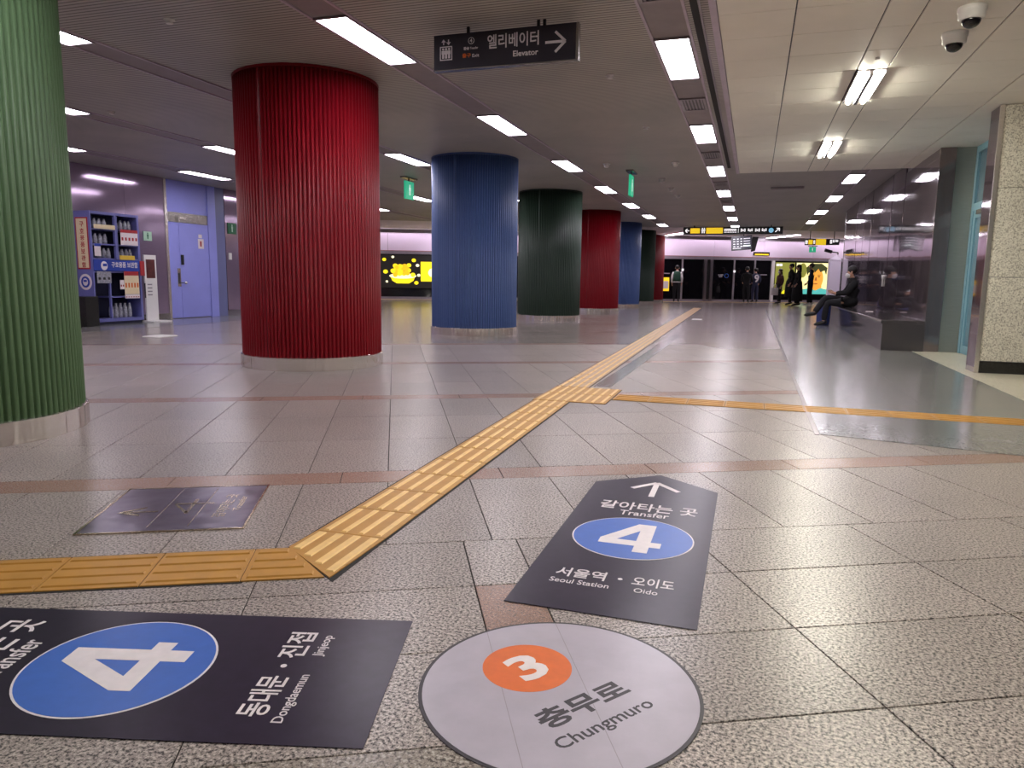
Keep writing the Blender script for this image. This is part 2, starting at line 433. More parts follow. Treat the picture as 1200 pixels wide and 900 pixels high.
# ------------------------------------------------------------------ setting: ceiling
EDGE = lambda x: 30.85 + 0.515*x
ceil_poly = [(-20, -7), (8, -7), (8, EDGE(8)), (-20, EDGE(-20))]
ceiling = struct('ceiling', MB().prism(ceil_poly, ZC, ZC+0.12), M['ceiling'])
pc = MB().prism([(-22, EDGE(-22)-0.4), (11, EDGE(11)-0.4), (11, PSY(11)+0.2), (-22, PSY(-22)+0.2)], 3.17, 3.25)
part('platform_ceiling', pc, M['plat_ceiling'], ceiling)
# beige panel ceiling, one piece per panel
bx = [-0.36, 0.175, 0.775, 1.03, 1.63, 2.23, 2.83, 3.43]
BY0, BP = 13.98, 0.585
core = MB().box(-0.355, 3.5, BY0-0.585*34, BY0-0.005, ZB+0.012, ZC-0.002)
part('panel_core', core, M['black'], ceiling)
LIT_Y = [7.57, 11.08, 4.06, 0.55]  # last lamp is unseen, added to brighten floor and beige panels
def build_beige():
    cache = {}
    for j in range(34):
        y1 = 7.57 + BP*11 - BP*j; y0 = y1 - BP
        if y0 > BY0: continue
        y1c = min(y1, BY0)
        for i in range(len(bx)-1):
            if i == 2 and any(y0 > ly-0.01 and y1 < ly+1.18 for ly in LIT_Y): continue
            w, d = round(bx[i+1]-bx[i], 3), round(y1c-y0, 3)
            if (w, d) not in cache:
                a, b = w/2-0.0055, d/2-0.0032
                mb = MB(); mb.bbox(-a, a, -b, b, -0.012, 0.0, 0.002)
                mb.v = [(x, y, -z) for x, y, z in mb.v]; mb.f = [f[::-1] for f in mb.f]
                cache[(w, d)] = mb.mesh('panel', M['beige'])
            link('panel', cache[(w, d)], ceiling, Matrix.Translation(((bx[i]+bx[i+1])/2, (y0+y1c)/2, ZB)))
build_beige()
t = struct('trim_2', MB().box(-0.41, -0.36, BY0-20, BY0+0.02, ZB-0.004, ZC-0.001), M['trim_light'])
part('gap_shadow', MB().box(-0.575, -0.52, BY0-20, BY0+0.3, ZC-0.004, ZC-0.0005), M['rubber'], t)  # flat dark strip painting the shadow in the gap
part('rail', MB().box(-0.515, -0.50, BY0-20, BY0+0.3, ZC-0.012, ZC-0.0005), M['alu'], t)

# light rows: rails of each channel, strip panels, diffusers
PIT = 3.63
ROWS = [('beside the beige ceiling', -0.785, 7.31, -1, 7), ('right of the pillar row', -3.33, 6.05, -1, 7),
        ('left of the pillar row', -5.87, 4.72, -1, 7), ('in the left half of the hall', -8.40, 6.98, -2, 5),
        ('nearest the left wall', -10.93, 9.2, -3, 4), ('above the stone bench', 1.74, 16.2, 0, 4)]
frame_me = diff_me = None
def light_meshes():
    f = MB(); a, b = 0.155, 0.655
    f.box(-a, a, -b, -b+0.02, -0.018, 0); f.box(-a, a, b-0.02, b, -0.018, 0)
    f.box(-a, -a+0.017, -b, b, -0.018, 0); f.box(a-0.017, a, -b, b, -0.018, 0)
    d = MB().box(-a+0.017, a-0.017, -b+0.02, b-0.02, -0.010, -0.001)
    return f.mesh('frame', M['alu']), d.mesh('diffuser', M['diffuser'])
frame_me, diff_me = light_meshes()
for ri, (where, x, yc, k0, k1) in enumerate(ROWS):
    y0 = 13.99 if ri == 5 else -6.8
    y1 = EDGE(x) - 0.35
    t = struct('trim_%d' % (ri+3), MB().box(x-0.15, x+0.15, y0, y1, ZC-0.0035, ZC-0.0005), M['channel'])
    part('rail', MB().box(x-0.175, x-0.152, y0, y1, ZC-0.014, ZC-0.0005), M['trim_light'], t)
    part('rail', MB().box(x+0.152, x+0.175, y0, y1, ZC-0.014, ZC-0.0005), M['trim_light'], t)
    n = 0
    for k in range(k0, k1):
        y = yc + PIT*k
        if y + 0.7 > y1 or y < -6: continue
        vis = y > 3.5
        lab = 'flush white light panel, %s along the row %s' % (ORD[n], where) if vis else 'flush white light panel, %s behind the viewpoint, %s' % (ORD[k-k0], where)
        if vis: n += 1
        t2 = thing('ceiling_light', lab, 'ceiling light', (x, y, ZC-0.004), 0, 'hall light panels ' + where)
        link('frame', frame_me, t2); link('diffuser', diff_me, t2)
# vents in the row beside the beige ceiling
def vent():
    f = MB(); a, b = 0.145, 0.29
    f.box(-a, a, -b, -b+0.03, -0.016, 0); f.box(-a, a, b-0.03, b, -0.016, 0); f.box(-a, -a+0.03, -b, b, -0.016, 0); f.box(a-0.03, a, -b, b, -0.016, 0)
    s = MB()
    return f.mesh('frame', M['alu']), MB().box(-0.008, 0.008, -b+0.03, b-0.03, -0.012, -0.002).mesh('slat', M['alu']), MB().box(-a+0.03, a-0.03, -b+0.03, b-0.03, -0.003, 0).mesh('backing', M['black'])
vf, vs_, vb = vent()
for i, y in enumerate([5.49, 9.12, 12.75, 16.38, 20.01]):
    t = thing('ceiling_vent', 'grey slotted air vent, %s from the front, between light panels beside beige ceiling' % ORD[i], 'vent', (-0.785, y, ZC-0.004), 0, 'air vents in the light row')
    link('frame', vf, t); link('backing', vb, t)
    for q in range(6): link('slat', vs_, t, Matrix.Translation((-0.095+0.038*q, 0, 0)))
# twin tube fixtures in the beige ceiling
for i, y in enumerate(LIT_Y):
    lab = ['twin tube light nearest the dome cameras in beige ceiling', 'twin tube light farther along the beige ceiling near its end'][i] if i < 2 else 'unseen twin tube light in the beige ceiling, %s behind the nearest one in view' % ORD[i-2]
    t = thing('tube_light', lab, 'ceiling light', (0.9025, y+0.585, ZB), 0, 'twin tube lights in the beige ceiling')
    h = MB(); a, b = 0.125, 0.583
    h.box(-a, a, -b, b, 0.0, 0.008); h.box(-a, -a+0.012, -b, b, -0.034, 0.0); h.box(a-0.012, a, -b, b, -0.034, 0.0)
    h.box(-a, a, -b, -b+0.02, -0.012, 0.0); h.box(-a, a, b-0.02, b, -0.012, 0.0); h.box(-0.016, 0.016, -b, b, -0.054, 0)
    part('housing', h, M['alu'], t)
    for s in (-1, 1):
        part('tube', MB().tube([(s*0.070, -b+0.022, -0.030), (s*0.070, b-0.022, -0.030)], 0.023, 10), M['tube'], t, True)
        continue
        cap = MB(); cap.box(s*0.066-0.03, s*0.066+0.03, -b+0.02, -b+0.035, -0.072, 0); cap.box(s*0.066-0.03, s*0.066+0.03, b-0.035, b-0.02, -0.072, 0)
        part('lamp_holder', cap, M['white'], t)

# ------------------------------------------------------------------ setting: walls
wr = struct('wall_right', MB().box(XW+0.03, XW+0.25, 12.04, 23.2, 0, ZC), M['wall_grey'])
ys = [12.06+1.24*k for k in range(10)]
for i in range(9):
    for z0, z1 in ((0.02, ZC-0.004),):
        part('panel', MB().box(0, 0.02, 0.006, 1.234, z0, z1 if ys[i] > 13.9 else ZB-0.004), M['steel_dark'], wr, mx=Matrix.Translation((XW+0.006, ys[i], 0)) @ Matrix.Rotation(random.uniform(-0.004, 0.004), 4, 'Z'))
part('end_trim', MB().box(XW-0.003, XW+0.1, 23.22, 23.30, 0, ZC-0.004), M['steel_mid'], wr)
part('pilaster', MB().box(XW-0.003, XW+0.2, 11.99, 12.05, 0.005, ZB-0.003), steel('polished pilaster steel', srgb(140,126,126), 0.1, 0.12, 1.2, False, metal=0.8), wr, label='polished steel pilaster at the wall end')
part('return_panel', MB().box(XW+0.2, 2.9, 12.03, 12.09, 0.005, ZB-0.003), steel('dull greenish steel', srgb(150,152,146), 0.3, metal=0.45), wr, label='dull greenish steel return panel')
struct('wall_back', MB().box(-20, 8, -7.1, -7.0, 0, ZC), M['wall_grey'])
struct('wall_side', MB().box(6.5, 6.7, -7, 9.3, 0, ZC), M['wall_grey'])
ws = struct('wall_lobby', MB().box(2.90, 3.0, 9.72, 12.1, 2.35, ZC), M['wall_grey'])
struct('wall_beyond', MB().box(XW+0.25, 11, 23.2, 23.4, 0, 3.2), M['wall_grey'])
struct('wall_platform_end', MB().box(10.9, 11, 23.4, 44.4, 0, 3.25), M['wall_grey'])
struct('wall_platform_far', MB().box(-21, -20.9, 20.5, 28, 0, 3.25), M['wall_grey'])
# blue framed glass lift lobby door in the side wall of the opening
d2 = struct('door_2', mx=Matrix.Translation((2.88, 9.72, 0)))
part('frame', MB().box(-0.03, 0.05, 0, 0.09, 0.004, ZB-0.005).box(-0.03, 0.05, 2.2, 2.30, 0.004, ZB-0.005).box(-0.03, 0.05, 0.09, 2.2, 2.0, 2.1).box(-0.03, 0.05, 0.09, 2.2, ZB-0.1, ZB-0.005), M['lift_blue'], d2)
lf = part('door_leaf', MB().box(-0.02, 0.03, 1.16, 1.26, 0.01, 2.0).box(-0.02, 0.03, 2.1, 2.195, 0.01, 2.0).box(-0.02, 0.03, 1.26, 2.1, 0.01, 0.12).box(-0.02, 0.03, 1.26, 2.1, 1.9, 2.0), M['lift_blue'], d2)
part('pane', MB().box(0.0, 0.012, 1.26, 2.1, 0.12, 1.9), plain('blue grey glass', srgb(96,128,146), 0.1), lf)
lf = part('door_leaf', MB().box(-0.02, 0.03, 0.095, 0.2, 0.01, 2.0).box(-0.02, 0.03, 1.04, 1.14, 0.01, 2.0).box(-0.02, 0.03, 0.2, 1.04, 0.01, 0.12).box(-0.02, 0.03, 0.2, 1.04, 1.9, 2.0), M['lift_blue'], d2)
part('pane', MB().box(0.0, 0.012, 0.2, 1.04, 0.12, 1.9), plain('blue grey door glass', srgb(96,128,146), 0.1), lf)
part('transom_pane', MB().box(0.0, 0.012, 0.09, 2.2, 2.1, ZB-0.1), plain('blue grey transom glass', srgb(84,112,128), 0.1), d2)
part('door_closer', MB().box(-0.09, -0.03, 1.5, 1.8, 1.92, 1.98), M['steel_mid'], d2)

# granite clad wall end on the right
gw = struct('wall_granite', MB().box(2.46, 5.5, 9.40, 9.70, 0, ZB-0.002), M['wall_grey'])
zs = [0.135, 1.065, 2.02, ZB-0.003]; xs = [2.445, 3.2, 4.1, 5.0]
for i in range(3):
    for j in range(3): part('panel', MB().box(xs[i]+0.003, xs[i+1]-0.003, 9.36, 9.4, zs[j]+0.003, zs[j+1]-0.003), M['granite_wall'], gw)
part('baseboard', MB().box(2.445, 5.5, 9.352, 9.4, 0.003, 0.132), M['granite_black'], gw)
part('steel_edge', MB().box(2.405, 2.46, 9.37, 9.71, 0.003, ZB-0.003), M['steel_dark'], gw, label='polished steel end face of the granite wall')
part('corner_trim', MB().box(2.40, 2.445, 9.35, 9.37, 0.003, ZB-0.003), M['chrome'], gw)

# left wall
wl = struct('wall_left', MB().box(XL-0.3, XL-0.03, -7, 21, 0, ZC), M['wall_grey'])
seam = [-1.4, 0, 1.4, 2.8, 4.2, 5.6, 7.0, 8.0, 9.1, 10.35, 11.94, 12.98]
for a, b in zip(seam[:-1], seam[1:]):
    part('panel', MB().box(XL-0.03, XL, a+0.004, b-0.004, 0.14, ZC-0.003), M['steel_purple'], wl)
for a, b in ((14.9, 15.6), (15.6, 17.0), (17.0, 18.4), (18.4, 19.8), (19.8, 20.98)):
    part('panel', MB().box(XL-0.03, XL, a+0.004, b-0.004, 0.14, ZC-0.003), M['steel_purple'], wl)
part('edge_trim', MB().box(XL-0.03, XL+0.02, 12.98, 13.05, 0.003, ZC-0.003), M['chrome'], wl)
struct('baseboard_left', MB().box(XL-0.03, XL+0.004, -7, 12.975, 0.003, 0.136), M['steel_mid'])
d1 = struct('door_1', mx=frame((XL, 13.05, 0), (0,1,0), (0,0,1)))       # local x along +Y, y up, z out of the wall
part('upper_panel', MB().box(0, 1.27, 2.345, ZC-0.003, -0.03, -0.012), M['door_blue'], d1)
part('side_frame', MB().box(1.265, 1.52, 0.003, ZC-0.003, -0.03, 0.012), M['door_blue'], d1)
part('shaded_panel', MB().box(1.525, 1.845, 0.003, ZC-0.003, -0.03, -0.008), M['door_blue_shade'], d1)
part('transom_band', MB().box(0, 1.26, 2.135, 2.34, -0.03, -0.005), M['steel_mid'], d1)
part('door_closer', MB().box(0.3, 0.52, 2.2, 2.25, -0.005, 0.05).box(0.3, 0.32, 2.12, 2.2, 0.0, 0.04), M['chrome'], d1)
for i, (a, b) in enumerate(((0.01, 0.335), (0.345, 1.255))):
    lf = part('door_leaf', MB().box(a, b, 0.02, 2.125, -0.03, -0.004), M['door_blue'], d1)
    if i == 0:
        part('lock_plate', MB().box(0.235, 0.325, 0.72, 1.12, -0.004, 0.004), M['chrome'], lf)
        part('lever', MB().box(0.255, 0.275, 0.80, 1.02, 0.004, 0.03).box(0.265, 0.38, 0.79, 0.81, 0.02, 0.035), M['black'], lf)
    else:
        part('keypad', MB().box(0.36, 0.43, 1.2, 1.42, -0.004, 0.02), M['black'], lf)
        part('knob', MB().sphere((0.44, 0.80, 0.03), 0.035, 0.035, 0.035, 12, 8), M['chrome'], lf, True)
        part('notice', MB().box(0.92, 1.1, 1.58, 1.8, -0.004, -0.001), M['paper'], lf)
        part('notice', MB().box(0.94, 1.05, 1.82, 1.90, -0.004, -0.001), M['paper'], lf)
        part('notice_emblem', MB().box(0.98, 1.03, 1.63, 1.75, -0.001, 0.001), M['redprint'], lf)
struct('trim_9', MB().box(-20, XL-0.3, 20.9, 21.0, 0, 3.2), M['wall_grey'])

# ------------------------------------------------------------------ platform screen doors (local x along the wall, y up, z towards hall)
PS = 1/math.hypot(1, 0.515)
EXP = (PS, 0.515*PS, 0)
psd = struct('wall_platform', mx=frame((0, 38.8, 0), EXP, (0,0,1)))
def sx(x): return x/PS         # wall X coordinate -> distance along the wall
part('header_core', MB().box(sx(-18.5), sx(10.5), 2.12, 3.165, -0.4, -0.02), M['wall_grey'], psd)
hx = -18.4
while hx < 10.4:
    part('header_panel', MB().box(sx(hx)+0.006, sx(hx+2.35)-0.006, 2.22, 2.98, -0.02, 0.0), M['lav'], psd)
    hx += 2.35
part('header_rail', MB().box(sx(-18.5), sx(10.5), 2.06, 2.2, -0.3, 0.03), M['psd_grey'], psd)
part('header_line', MB().box(sx(-18.5), sx(10.5), 2.20, 2.215, -0.02, 0.012), M['redprint'], psd)
part('header_top', MB().box(sx(-18.5), sx(10.5), 2.99, 3.165, -0.02, 0.0), M['lav'], psd)
part('sill', MB().box(sx(-18.5), sx(10.5), 0.004, 0.11, -0.2, 0.02), M['psd_grey'], psd)
part('tunnel_wall', MB().box(sx(-18.5), sx(10.5), 0, 2.1, -0.5, -0.45), M['black'], psd)
def pane(a, b): part('glass_pane', MB().box(sx(a)+0.03, sx(b)-0.03, 0.11, 2.06, -0.06, -0.04), M['psd_glass'], psd)
def mull(x, w, mat='psd_grey', d=0.02): part('mullion', MB().box(sx(x)-w/2, sx(x)+w/2, 0.02, 2.06, -0.08, d), M[mat], psd)
for a, b in ((-5.4,-4.4),(-4.4,-3.38),(-3.38,-2.36),(-2.0,-0.97),(-0.97,0.0),(0.0,0.80)): pane(a, b)
for x in (-5.4,-4.4,-3.38,-0.97,0.0): mull(x, 0.07)
for x in (-2.32,-2.04): mull(x, 0.14, 'alu', 0.06)
part('door_gap', MB().box(sx(-2.25), sx(-2.10), 0.02, 2.06, -0.06, 0.0), M['rubber'], psd)
mull(0.87, 0.14, 'white', 0.03)
for x, z in ((-3.37, 1.54), (-0.97, 1.50)): part('door_lamp', MB().box(sx(x)-0.05, sx(x)+0.05, z-0.05, z+0.05, 0.02, 0.035), M['lit_white'], psd)
for a, b in ((-18.4,-16.9),(-12.4,-11.4),(-11.4,-10.4),(-10.4,-9.4),(3.9,5.0),(5.0,6.1),(6.1,7.2),(7.2,8.3),(8.3,9.4)): pane(a, b); mull(b, 0.08)
# door stickers
def sticker(x, z, w, h, mat): part('door_sticker', MB().box(sx(x), sx(x)+w, z, z+h, -0.04, -0.037), M[mat], psd)
sticker(-1.7, 1.30, 0.28, 0.035, 'offwhite'); sticker(-1.66, 1.22, 0.18, 0.03, 'offwhite')
part('door_sticker', MB().lathe([(0.11, 0), (0.11, 0.003), (0.085, 0.003), (0.085, 0)], 24, (0, 0, 0), cap=False), M['vinyl_blue'], psd, mx=Matrix.Translation((sx(-1.7)+0.45, 1.28, -0.039)))
sticker(0.30, 1.33, 0.35, 0.05, 'psd_grey'); sticker(-4.2, 1.33, 0.30, 0.05, 'psd_grey')
part('yellow_notice', MB().box(sx(-4.36), sx(-3.95), 0.50, 1.16, -0.036, -0.03), M['lit_yellow'], psd)
part('yellow_notice', MB().box(sx(-4.33), sx(-3.98), 0.62, 0.98, -0.03, -0.026), M['offwhite'], psd)

def lightbox(name, label, x0, x1, z0, z1, mat):
    t = thing(name, label, 'advert', mx=psd.matrix_world.copy() if False else frame((0, 38.8, 0), EXP, (0,0,1)) @ Matrix.Translation((sx(x0), z0, -0.03)))
    w, h = sx(x1)-sx(x0), z1-z0
    part('case', MB().box(0, w, 0, h, -0.06, 0.02), M['black'], t)
    part('display', MB().box(0.02, w-0.02, 0.02, h-0.02, 0.02, 0.026), M[mat], t)
    return t, w, h
# popcorn advert, seen between the red and the blue pillar
t, w, h = lightbox('lit_advert', 'lit black advert with a yellow popcorn bowl between red and blue pillars', -16.85, -12.5, 0.50, 2.03, 'ad_black')
def bx_(x): return sx(x) - sx(-16.85)
z = 0.03
cx = bx_(-15.45)
bowl = [(cx-0.58, 0.56), (cx-0.48, 0.34), (cx-0.28, 0.22), (cx+0.28, 0.22), (cx+0.48, 0.34), (cx+0.58, 0.56)][::-1]
part('bowl', MB().prism(bowl, z, z+0.006), M['ad_yellow'], t); part('bowl_rim', MB().disc(cx, 0.56, 0.62, 0.12, z+0.006, z+0.010, 32), M['ad_cream'], t)
rnd = random.Random(3)
for i in range(34):
    a = rnd.uniform(0, math.pi); r = 0.46*math.sqrt(rnd.random())
    part('kernel', MB().disc(cx+r*math.cos(a)*1.1, 0.60+r*math.sin(a)*0.95, 0.11, 0.10, z+0.011+0.0004*i, z+0.0112+0.0004*i, 10), M['ad_gold' if i % 3 else 'ad_yellow'], t)
for px_, pz, r in ((-16.2,1.30,.09),(-15.85,1.42,.07),(-15.0,1.28,.10),(-14.85,1.05,.08),(-15.2,1.05,.11),(-15.75,1.02,.12),(-16.15,0.75,.11),(-14.9,0.25,.10),(-16.1,0.30,.06),(-14.8,0.60,.08),(-16.45,0.2,.07),(-13.95,0.18,.07)):
    part('kernel', MB().disc(bx_(px_), pz, r, r*0.85, z+0.012, z+0.016, 10), M['ad_cream' if r < .09 else 'ad_yellow'], t)
part('package', MB().box(bx_(-14.72), bx_(-13.75), 0.32, 1.22, z, z+0.01), M['ad_yellow'], t)
part('package_label', MB().disc((bx_(-14.72)+bx_(-13.75))/2, 0.72, 0.2, 0.2, z+0.01, z+0.013, 20), M['ad_cream'], t)
part('package', MB().box(bx_(-16.8), bx_(-16.45), 0.80, 1.2, z, z+0.01), M['ad_yellow'], t)
# portrait advert behind the waiting people
t, w, h = lightbox('lit_advert', 'lit yellow portrait advert behind the waiting people at right', 1.98, 3.62, 0.40, 2.0, 'ad_lemon')
part('face', MB().disc(w*0.60, 0.80, 0.40, 0.56, 0.03, 0.036, 32), M['ad_orange'], t)
part('neck', MB().box(w*0.45, w*0.78, 0.2, 0.5, 0.028, 0.032), M['ad_orange'], t)
part('hair', MB().prism([(w*0.33,0.95),(w*0.30,1.35),(w*0.42,1.54),(w*0.75,1.55),(w*0.92,1.35),(w*0.90,0.98),(w*0.84,1.22),(w*0.72,1.12),(w*0.66,1.30),(w*0.56,1.10),(w*0.50,1.28),(w*0.40,1.15)], 0.037, 0.04), M['ad_hair'], t)
part('leaf', MB().disc(w*0.2, 1.2, 0.22, 0.36, 0.03, 0.033, 16), M['ad_olive'], t)
for s in (-1, 1):
    part('eye', MB().disc(w*0.60+s*0.16, 0.90, 0.07, 0.028, 0.037, 0.04, 12), M['ad_hair'], t)
    part('eyebrow', MB().box(w*0.60+s*0.16-0.09, w*0.60+s*0.16+0.09, 0.97, 0.995, 0.037, 0.04), M['ad_hair'], t)
part('nose', MB().prism([(w*0.585,0.88),(w*0.615,0.88),(w*0.64,0.70),(w*0.56,0.70)], 0.037, 0.039), M['ad_shade'], t)
part('mouth', MB().disc(w*0.60, 0.54, 0.12, 0.03, 0.037, 0.04, 14), M['ad_shade'], t)
part('shirt', MB().prism([(w*0.05,0.02),(w*0.95,0.02),(w*0.95,0.26),(w*0.75,0.33),(w*0.6,0.2),(w*0.45,0.33),(w*0.05,0.2)], 0.034, 0.037), M['ad_teal'], t)
t, w, h = lightbox('lit_advert', 'lit olive advert panel left of the yellow portrait', 0.97, 1.94, 0.40, 2.0, 'ad_olive')
part('logo_box', MB().box(0.06, 0.2, h-0.2, h-0.09, 0.026, 0.03), M['lit_white'], t); part('logo_box', MB().box(0.23, 0.37, h-0.2, h-0.09, 0.026, 0.03), M['lit_white'], t)
part('yellow_corner', MB().prism([(w*0.3,0.03),(w-0.03,0.03),(w-0.03,0.5),(w*0.7,0.36)], 0.026, 0.03), M['ad_yellow'], t)
t, w, h = lightbox('lit_advert', 'lit pale cyan advert glimpsed between blue and dark green pillars', -9.3, -6.6, 0.40, 2.0, 'lit_white')
part('cyan_band', MB().box(0.04, w-0.04, 0.3, 0.6, 0.026, 0.03), M['lit_cyan'], t)
t, w, h = lightbox('lit_advert', 'lit dark advert hidden behind the far pillars', -6.5, -5.5, 0.40, 2.0, 'ad_black')
part('yellow_band', MB().box(0.1, w-0.1, 0.3, 0.7, 0.026, 0.03), M['ad_yellow'], t)
part('panel_below', MB().box(sx(-16.9), sx(-12.5), 0.11, 0.48, -0.06, -0.02), M['psd_glass'], psd)
part('panel_below', MB().box(sx(0.95), sx(3.7), 0.11, 0.38, -0.06, -0.02), M['psd_glass'], psd)
part('panel_below', MB().box(sx(-9.3), sx(-5.45), 0.11, 0.38, -0.06, -0.02), M['psd_glass'], psd)
# tactile strip along the platform doors
o = tag(part('tactile_strip', MB().box(sx(-18), sx(10), 0.0005, 0.006, 0.55, 0.85), M['tactile_bar'], None), 'pale yellow tactile strip along the platform doors', 'tactile strip')
o.matrix_world = frame((0, 38.8, 0), EXP, (0, 0, 1)) @ Matrix(((1,0,0,0),(0,1,0,0),(0,0,1,0),(0,0,0,1)))
o.data.transform(Matrix.Translation((0, 0, 0)))
# platform tubes, square to the doors
PTX = [-17.5,-13.2,-8.6,-4.0,0.65,5.2]
for i, x in enumerate(PTX):
    t = thing('platform_light', 'long bare tube light over platform, %s from the left' % ORD[i], 'ceiling light', mx=frame((x, PSY(x)-1.0, 3.17), (PS*0.515, -PS, 0), (-PS, -PS*0.515, 0)), group='platform tube lights')
    part('housing', MB().box(-0.2, 2.5, -0.16, 0.16, 0.0, 0.05), M['white'], t)
    part('tube', MB().box(-0.17, 2.47, -0.13, 0.13, 0.05, 0.062), M['plat_tube'], t)
t = thing('cove_light', 'continuous tube light washing the lavender header above platform doors', 'ceiling light', mx=frame((0, 38.8, 0), EXP, (0,0,1)))
part('housing', MB().box(sx(-18), sx(10), 3.05, 3.12, 0.44, 0.464), M['alu'], t)
part('valance', MB().box(sx(-18), sx(10), 2.985, 3.165, 0.465, 0.485), M['psd_grey'], t)
part('tube', MB().tube([(sx(-18)+0.05, 3.085, 0.40), (sx(10)-0.05, 3.085, 0.40)], 0.02, 8), M['cove_tube'], t, True)

# ------------------------------------------------------------------ pillars
def fluted(r, z0, z1, n=110, d=0.026):
    prof = []
    for i in range(n):
        for q, e in ((0.0, -1.0), (0.20, -1.0), (0.26, -0.3), (0.34, 0.0), (0.56, 0.1), (0.79, 0.0), (0.93, -0.25)):
            a = 2*math.pi*(i+q)/n; rr = r + d*e
            prof.append((rr*math.cos(a), rr*math.sin(a)))
    k = len(prof); mb = MB()
    mb.add([(x, y, z0) for x, y in prof] + [(x, y, z1) for x, y in prof],
           [(i, (i+1) % k, (i+1) % k + k, i+k) for i in range(k)] + [list(range(k, 2*k))])
    return mb
PR = 0.755
def skirting():
    rr = random.Random(5); n = 72; v = []; f = []
    for i in range(n):
        a = 2*math.pi*(i + rr.uniform(-0.3, 0.3))/n; r = PR + 0.018 + rr.uniform(-0.004, 0.004)
        for q, z in ((r, 0.002), (r, 0.135), (PR+0.002, 0.141)): v.append((q*math.cos(a), q*math.sin(a), z))
    for i in range(n):
        j = (i+1) % n
        for q in range(2): f.append((i*3+q, j*3+q, j*3+q+1, i*3+q+1))
    return MB().add(v, f)
base_me = skirting().mesh('base_ring', M['ring'], False)
collar_me = MB().lathe([(PR-0.05, ZC-0.028), (PR+0.006, ZC-0.028), (PR+0.006, ZC-0.002), (PR-0.05, ZC-0.002)], 96, cap=False)
sh = {}
PIL = [('green', -4.71, 3.13, 'green fluted pillar cut by the left edge, nearest of all pillars'),
       ('red', -4.69, 7.12, 'large red fluted pillar, nearest red one, beside the green pillar'),
       ('blue', -4.74, 12.28, 'blue fluted pillar right behind the large red pillar'),
       ('dkgreen', -4.73, 17.28, 'dark green fluted pillar behind the nearer blue pillar'),
       ('red', -4.68, 22.33, 'farther red fluted pillar behind the dark green one'),
       ('blue', -4.71, 26.9, 'small farther blue fluted pillar behind the farther red one'),
       ('dkgreen', -4.71, 31.0, 'narrow far dark green pillar behind the farther blue one'),
       ('red', -4.70, 34.2, 'farthest red pillar beside the platform doors')]
for c, x, y, lab in PIL:
    if c not in sh: sh[c] = fluted(PR, 0.12, ZC-0.03).mesh('shaft', M[c], True)
    t = thing('pillar', lab, 'pillar', (x, y, 0), 0, 'fluted round pillars in a row')
    tall = y > 28
    s = link('shaft', sh[c], t); link('base_ring', base_me, t)
    cm = 'collar_'+c
    if cm not in sh: sh[cm] = collar_me.mesh('collar', M[c])
    link('collar', sh[cm], t)
    a = R(-95)
    part('seam_strip', MB().box(PR-0.03, PR-0.001, -0.020, -0.010, 0.14, ZC-0.035, 1).box(PR-0.03, PR+0.002, -0.010, 0.010, 0.14, ZC-0.035).box(PR-0.03, PR-0.001, 0.010, 0.020, 0.14, ZC-0.035, 1), [M[c], M['black']], t, mx=Matrix.Rotation(a, 4, 'Z'))

# ------------------------------------------------------------------ tactile paving
def tactile(n_bar, L, Wd, bars='tactile_bar', miter=None):
    base = MB().bbox(0.002, L-0.002, 0.0015, Wd-0.0015, 0.0008, 0.005, 0.001)
    for i in range(n_bar):
        y = Wd*(i+0.5)/n_bar; w = Wd/n_bar*0.17
        o = len(base.v)
        base.bbox(0.012, L-0.012, y-w, y+w, 0.004, 0.0095, 0.004, 1)
    return base
tm = {}
def tactile_run(label, p0, ang, L, Wd, n, nb, dark=True, bars=('tactile', 'tactile_bar')):
    t = thing('tactile_path', label, 'tactile paving', (p0[0], p0[1], 0), ang)
    part('sealant', MB().box(-0.008, L*n+0.008, -0.01, Wd+0.01, 0.0003, 0.0012), M['rubber'], t)
    key = (L, Wd, nb, bars)
    if key not in tm: tm[key] = tactile(nb, L, Wd).mesh('tile', [M[b] for b in bars])
    for i in range(n): link('tile', tm[key], t, Matrix.Translation((i*L, 0, 0)))
    return t
# left run follows the stone grid: v 2.335..2.62
p = uv2xy(-0.50-0.305*9, 2.337)
t = tactile_run('ochre tactile strip running left from the bend, beside the metal floor plate', p, TA, 0.305, 0.283, 9, 4, bars=('tactile', 'tactile'))
# cut tile at the bend
mb = MB().prism([(0.0015+0.305*9,0.0015),(0.305*9+0.264,0.0015),(0.305*9+0.121,0.2815),(0.0015+0.305*9,0.2815)], 0.0008, 0.005)
for i in range(4):
    y = 0.283*(i+0.5)/4; e = 0.256-0.143*(y/0.283)-0.012
    mb.bbox(0.305*9+0.015, 0.305*9+e, y-0.017, y+0.017, 0.004, 0.0095, 0.004, 1)
part('tile', mb, [M['tactile'], M['tactile']], t, label='cut tile at the bend')
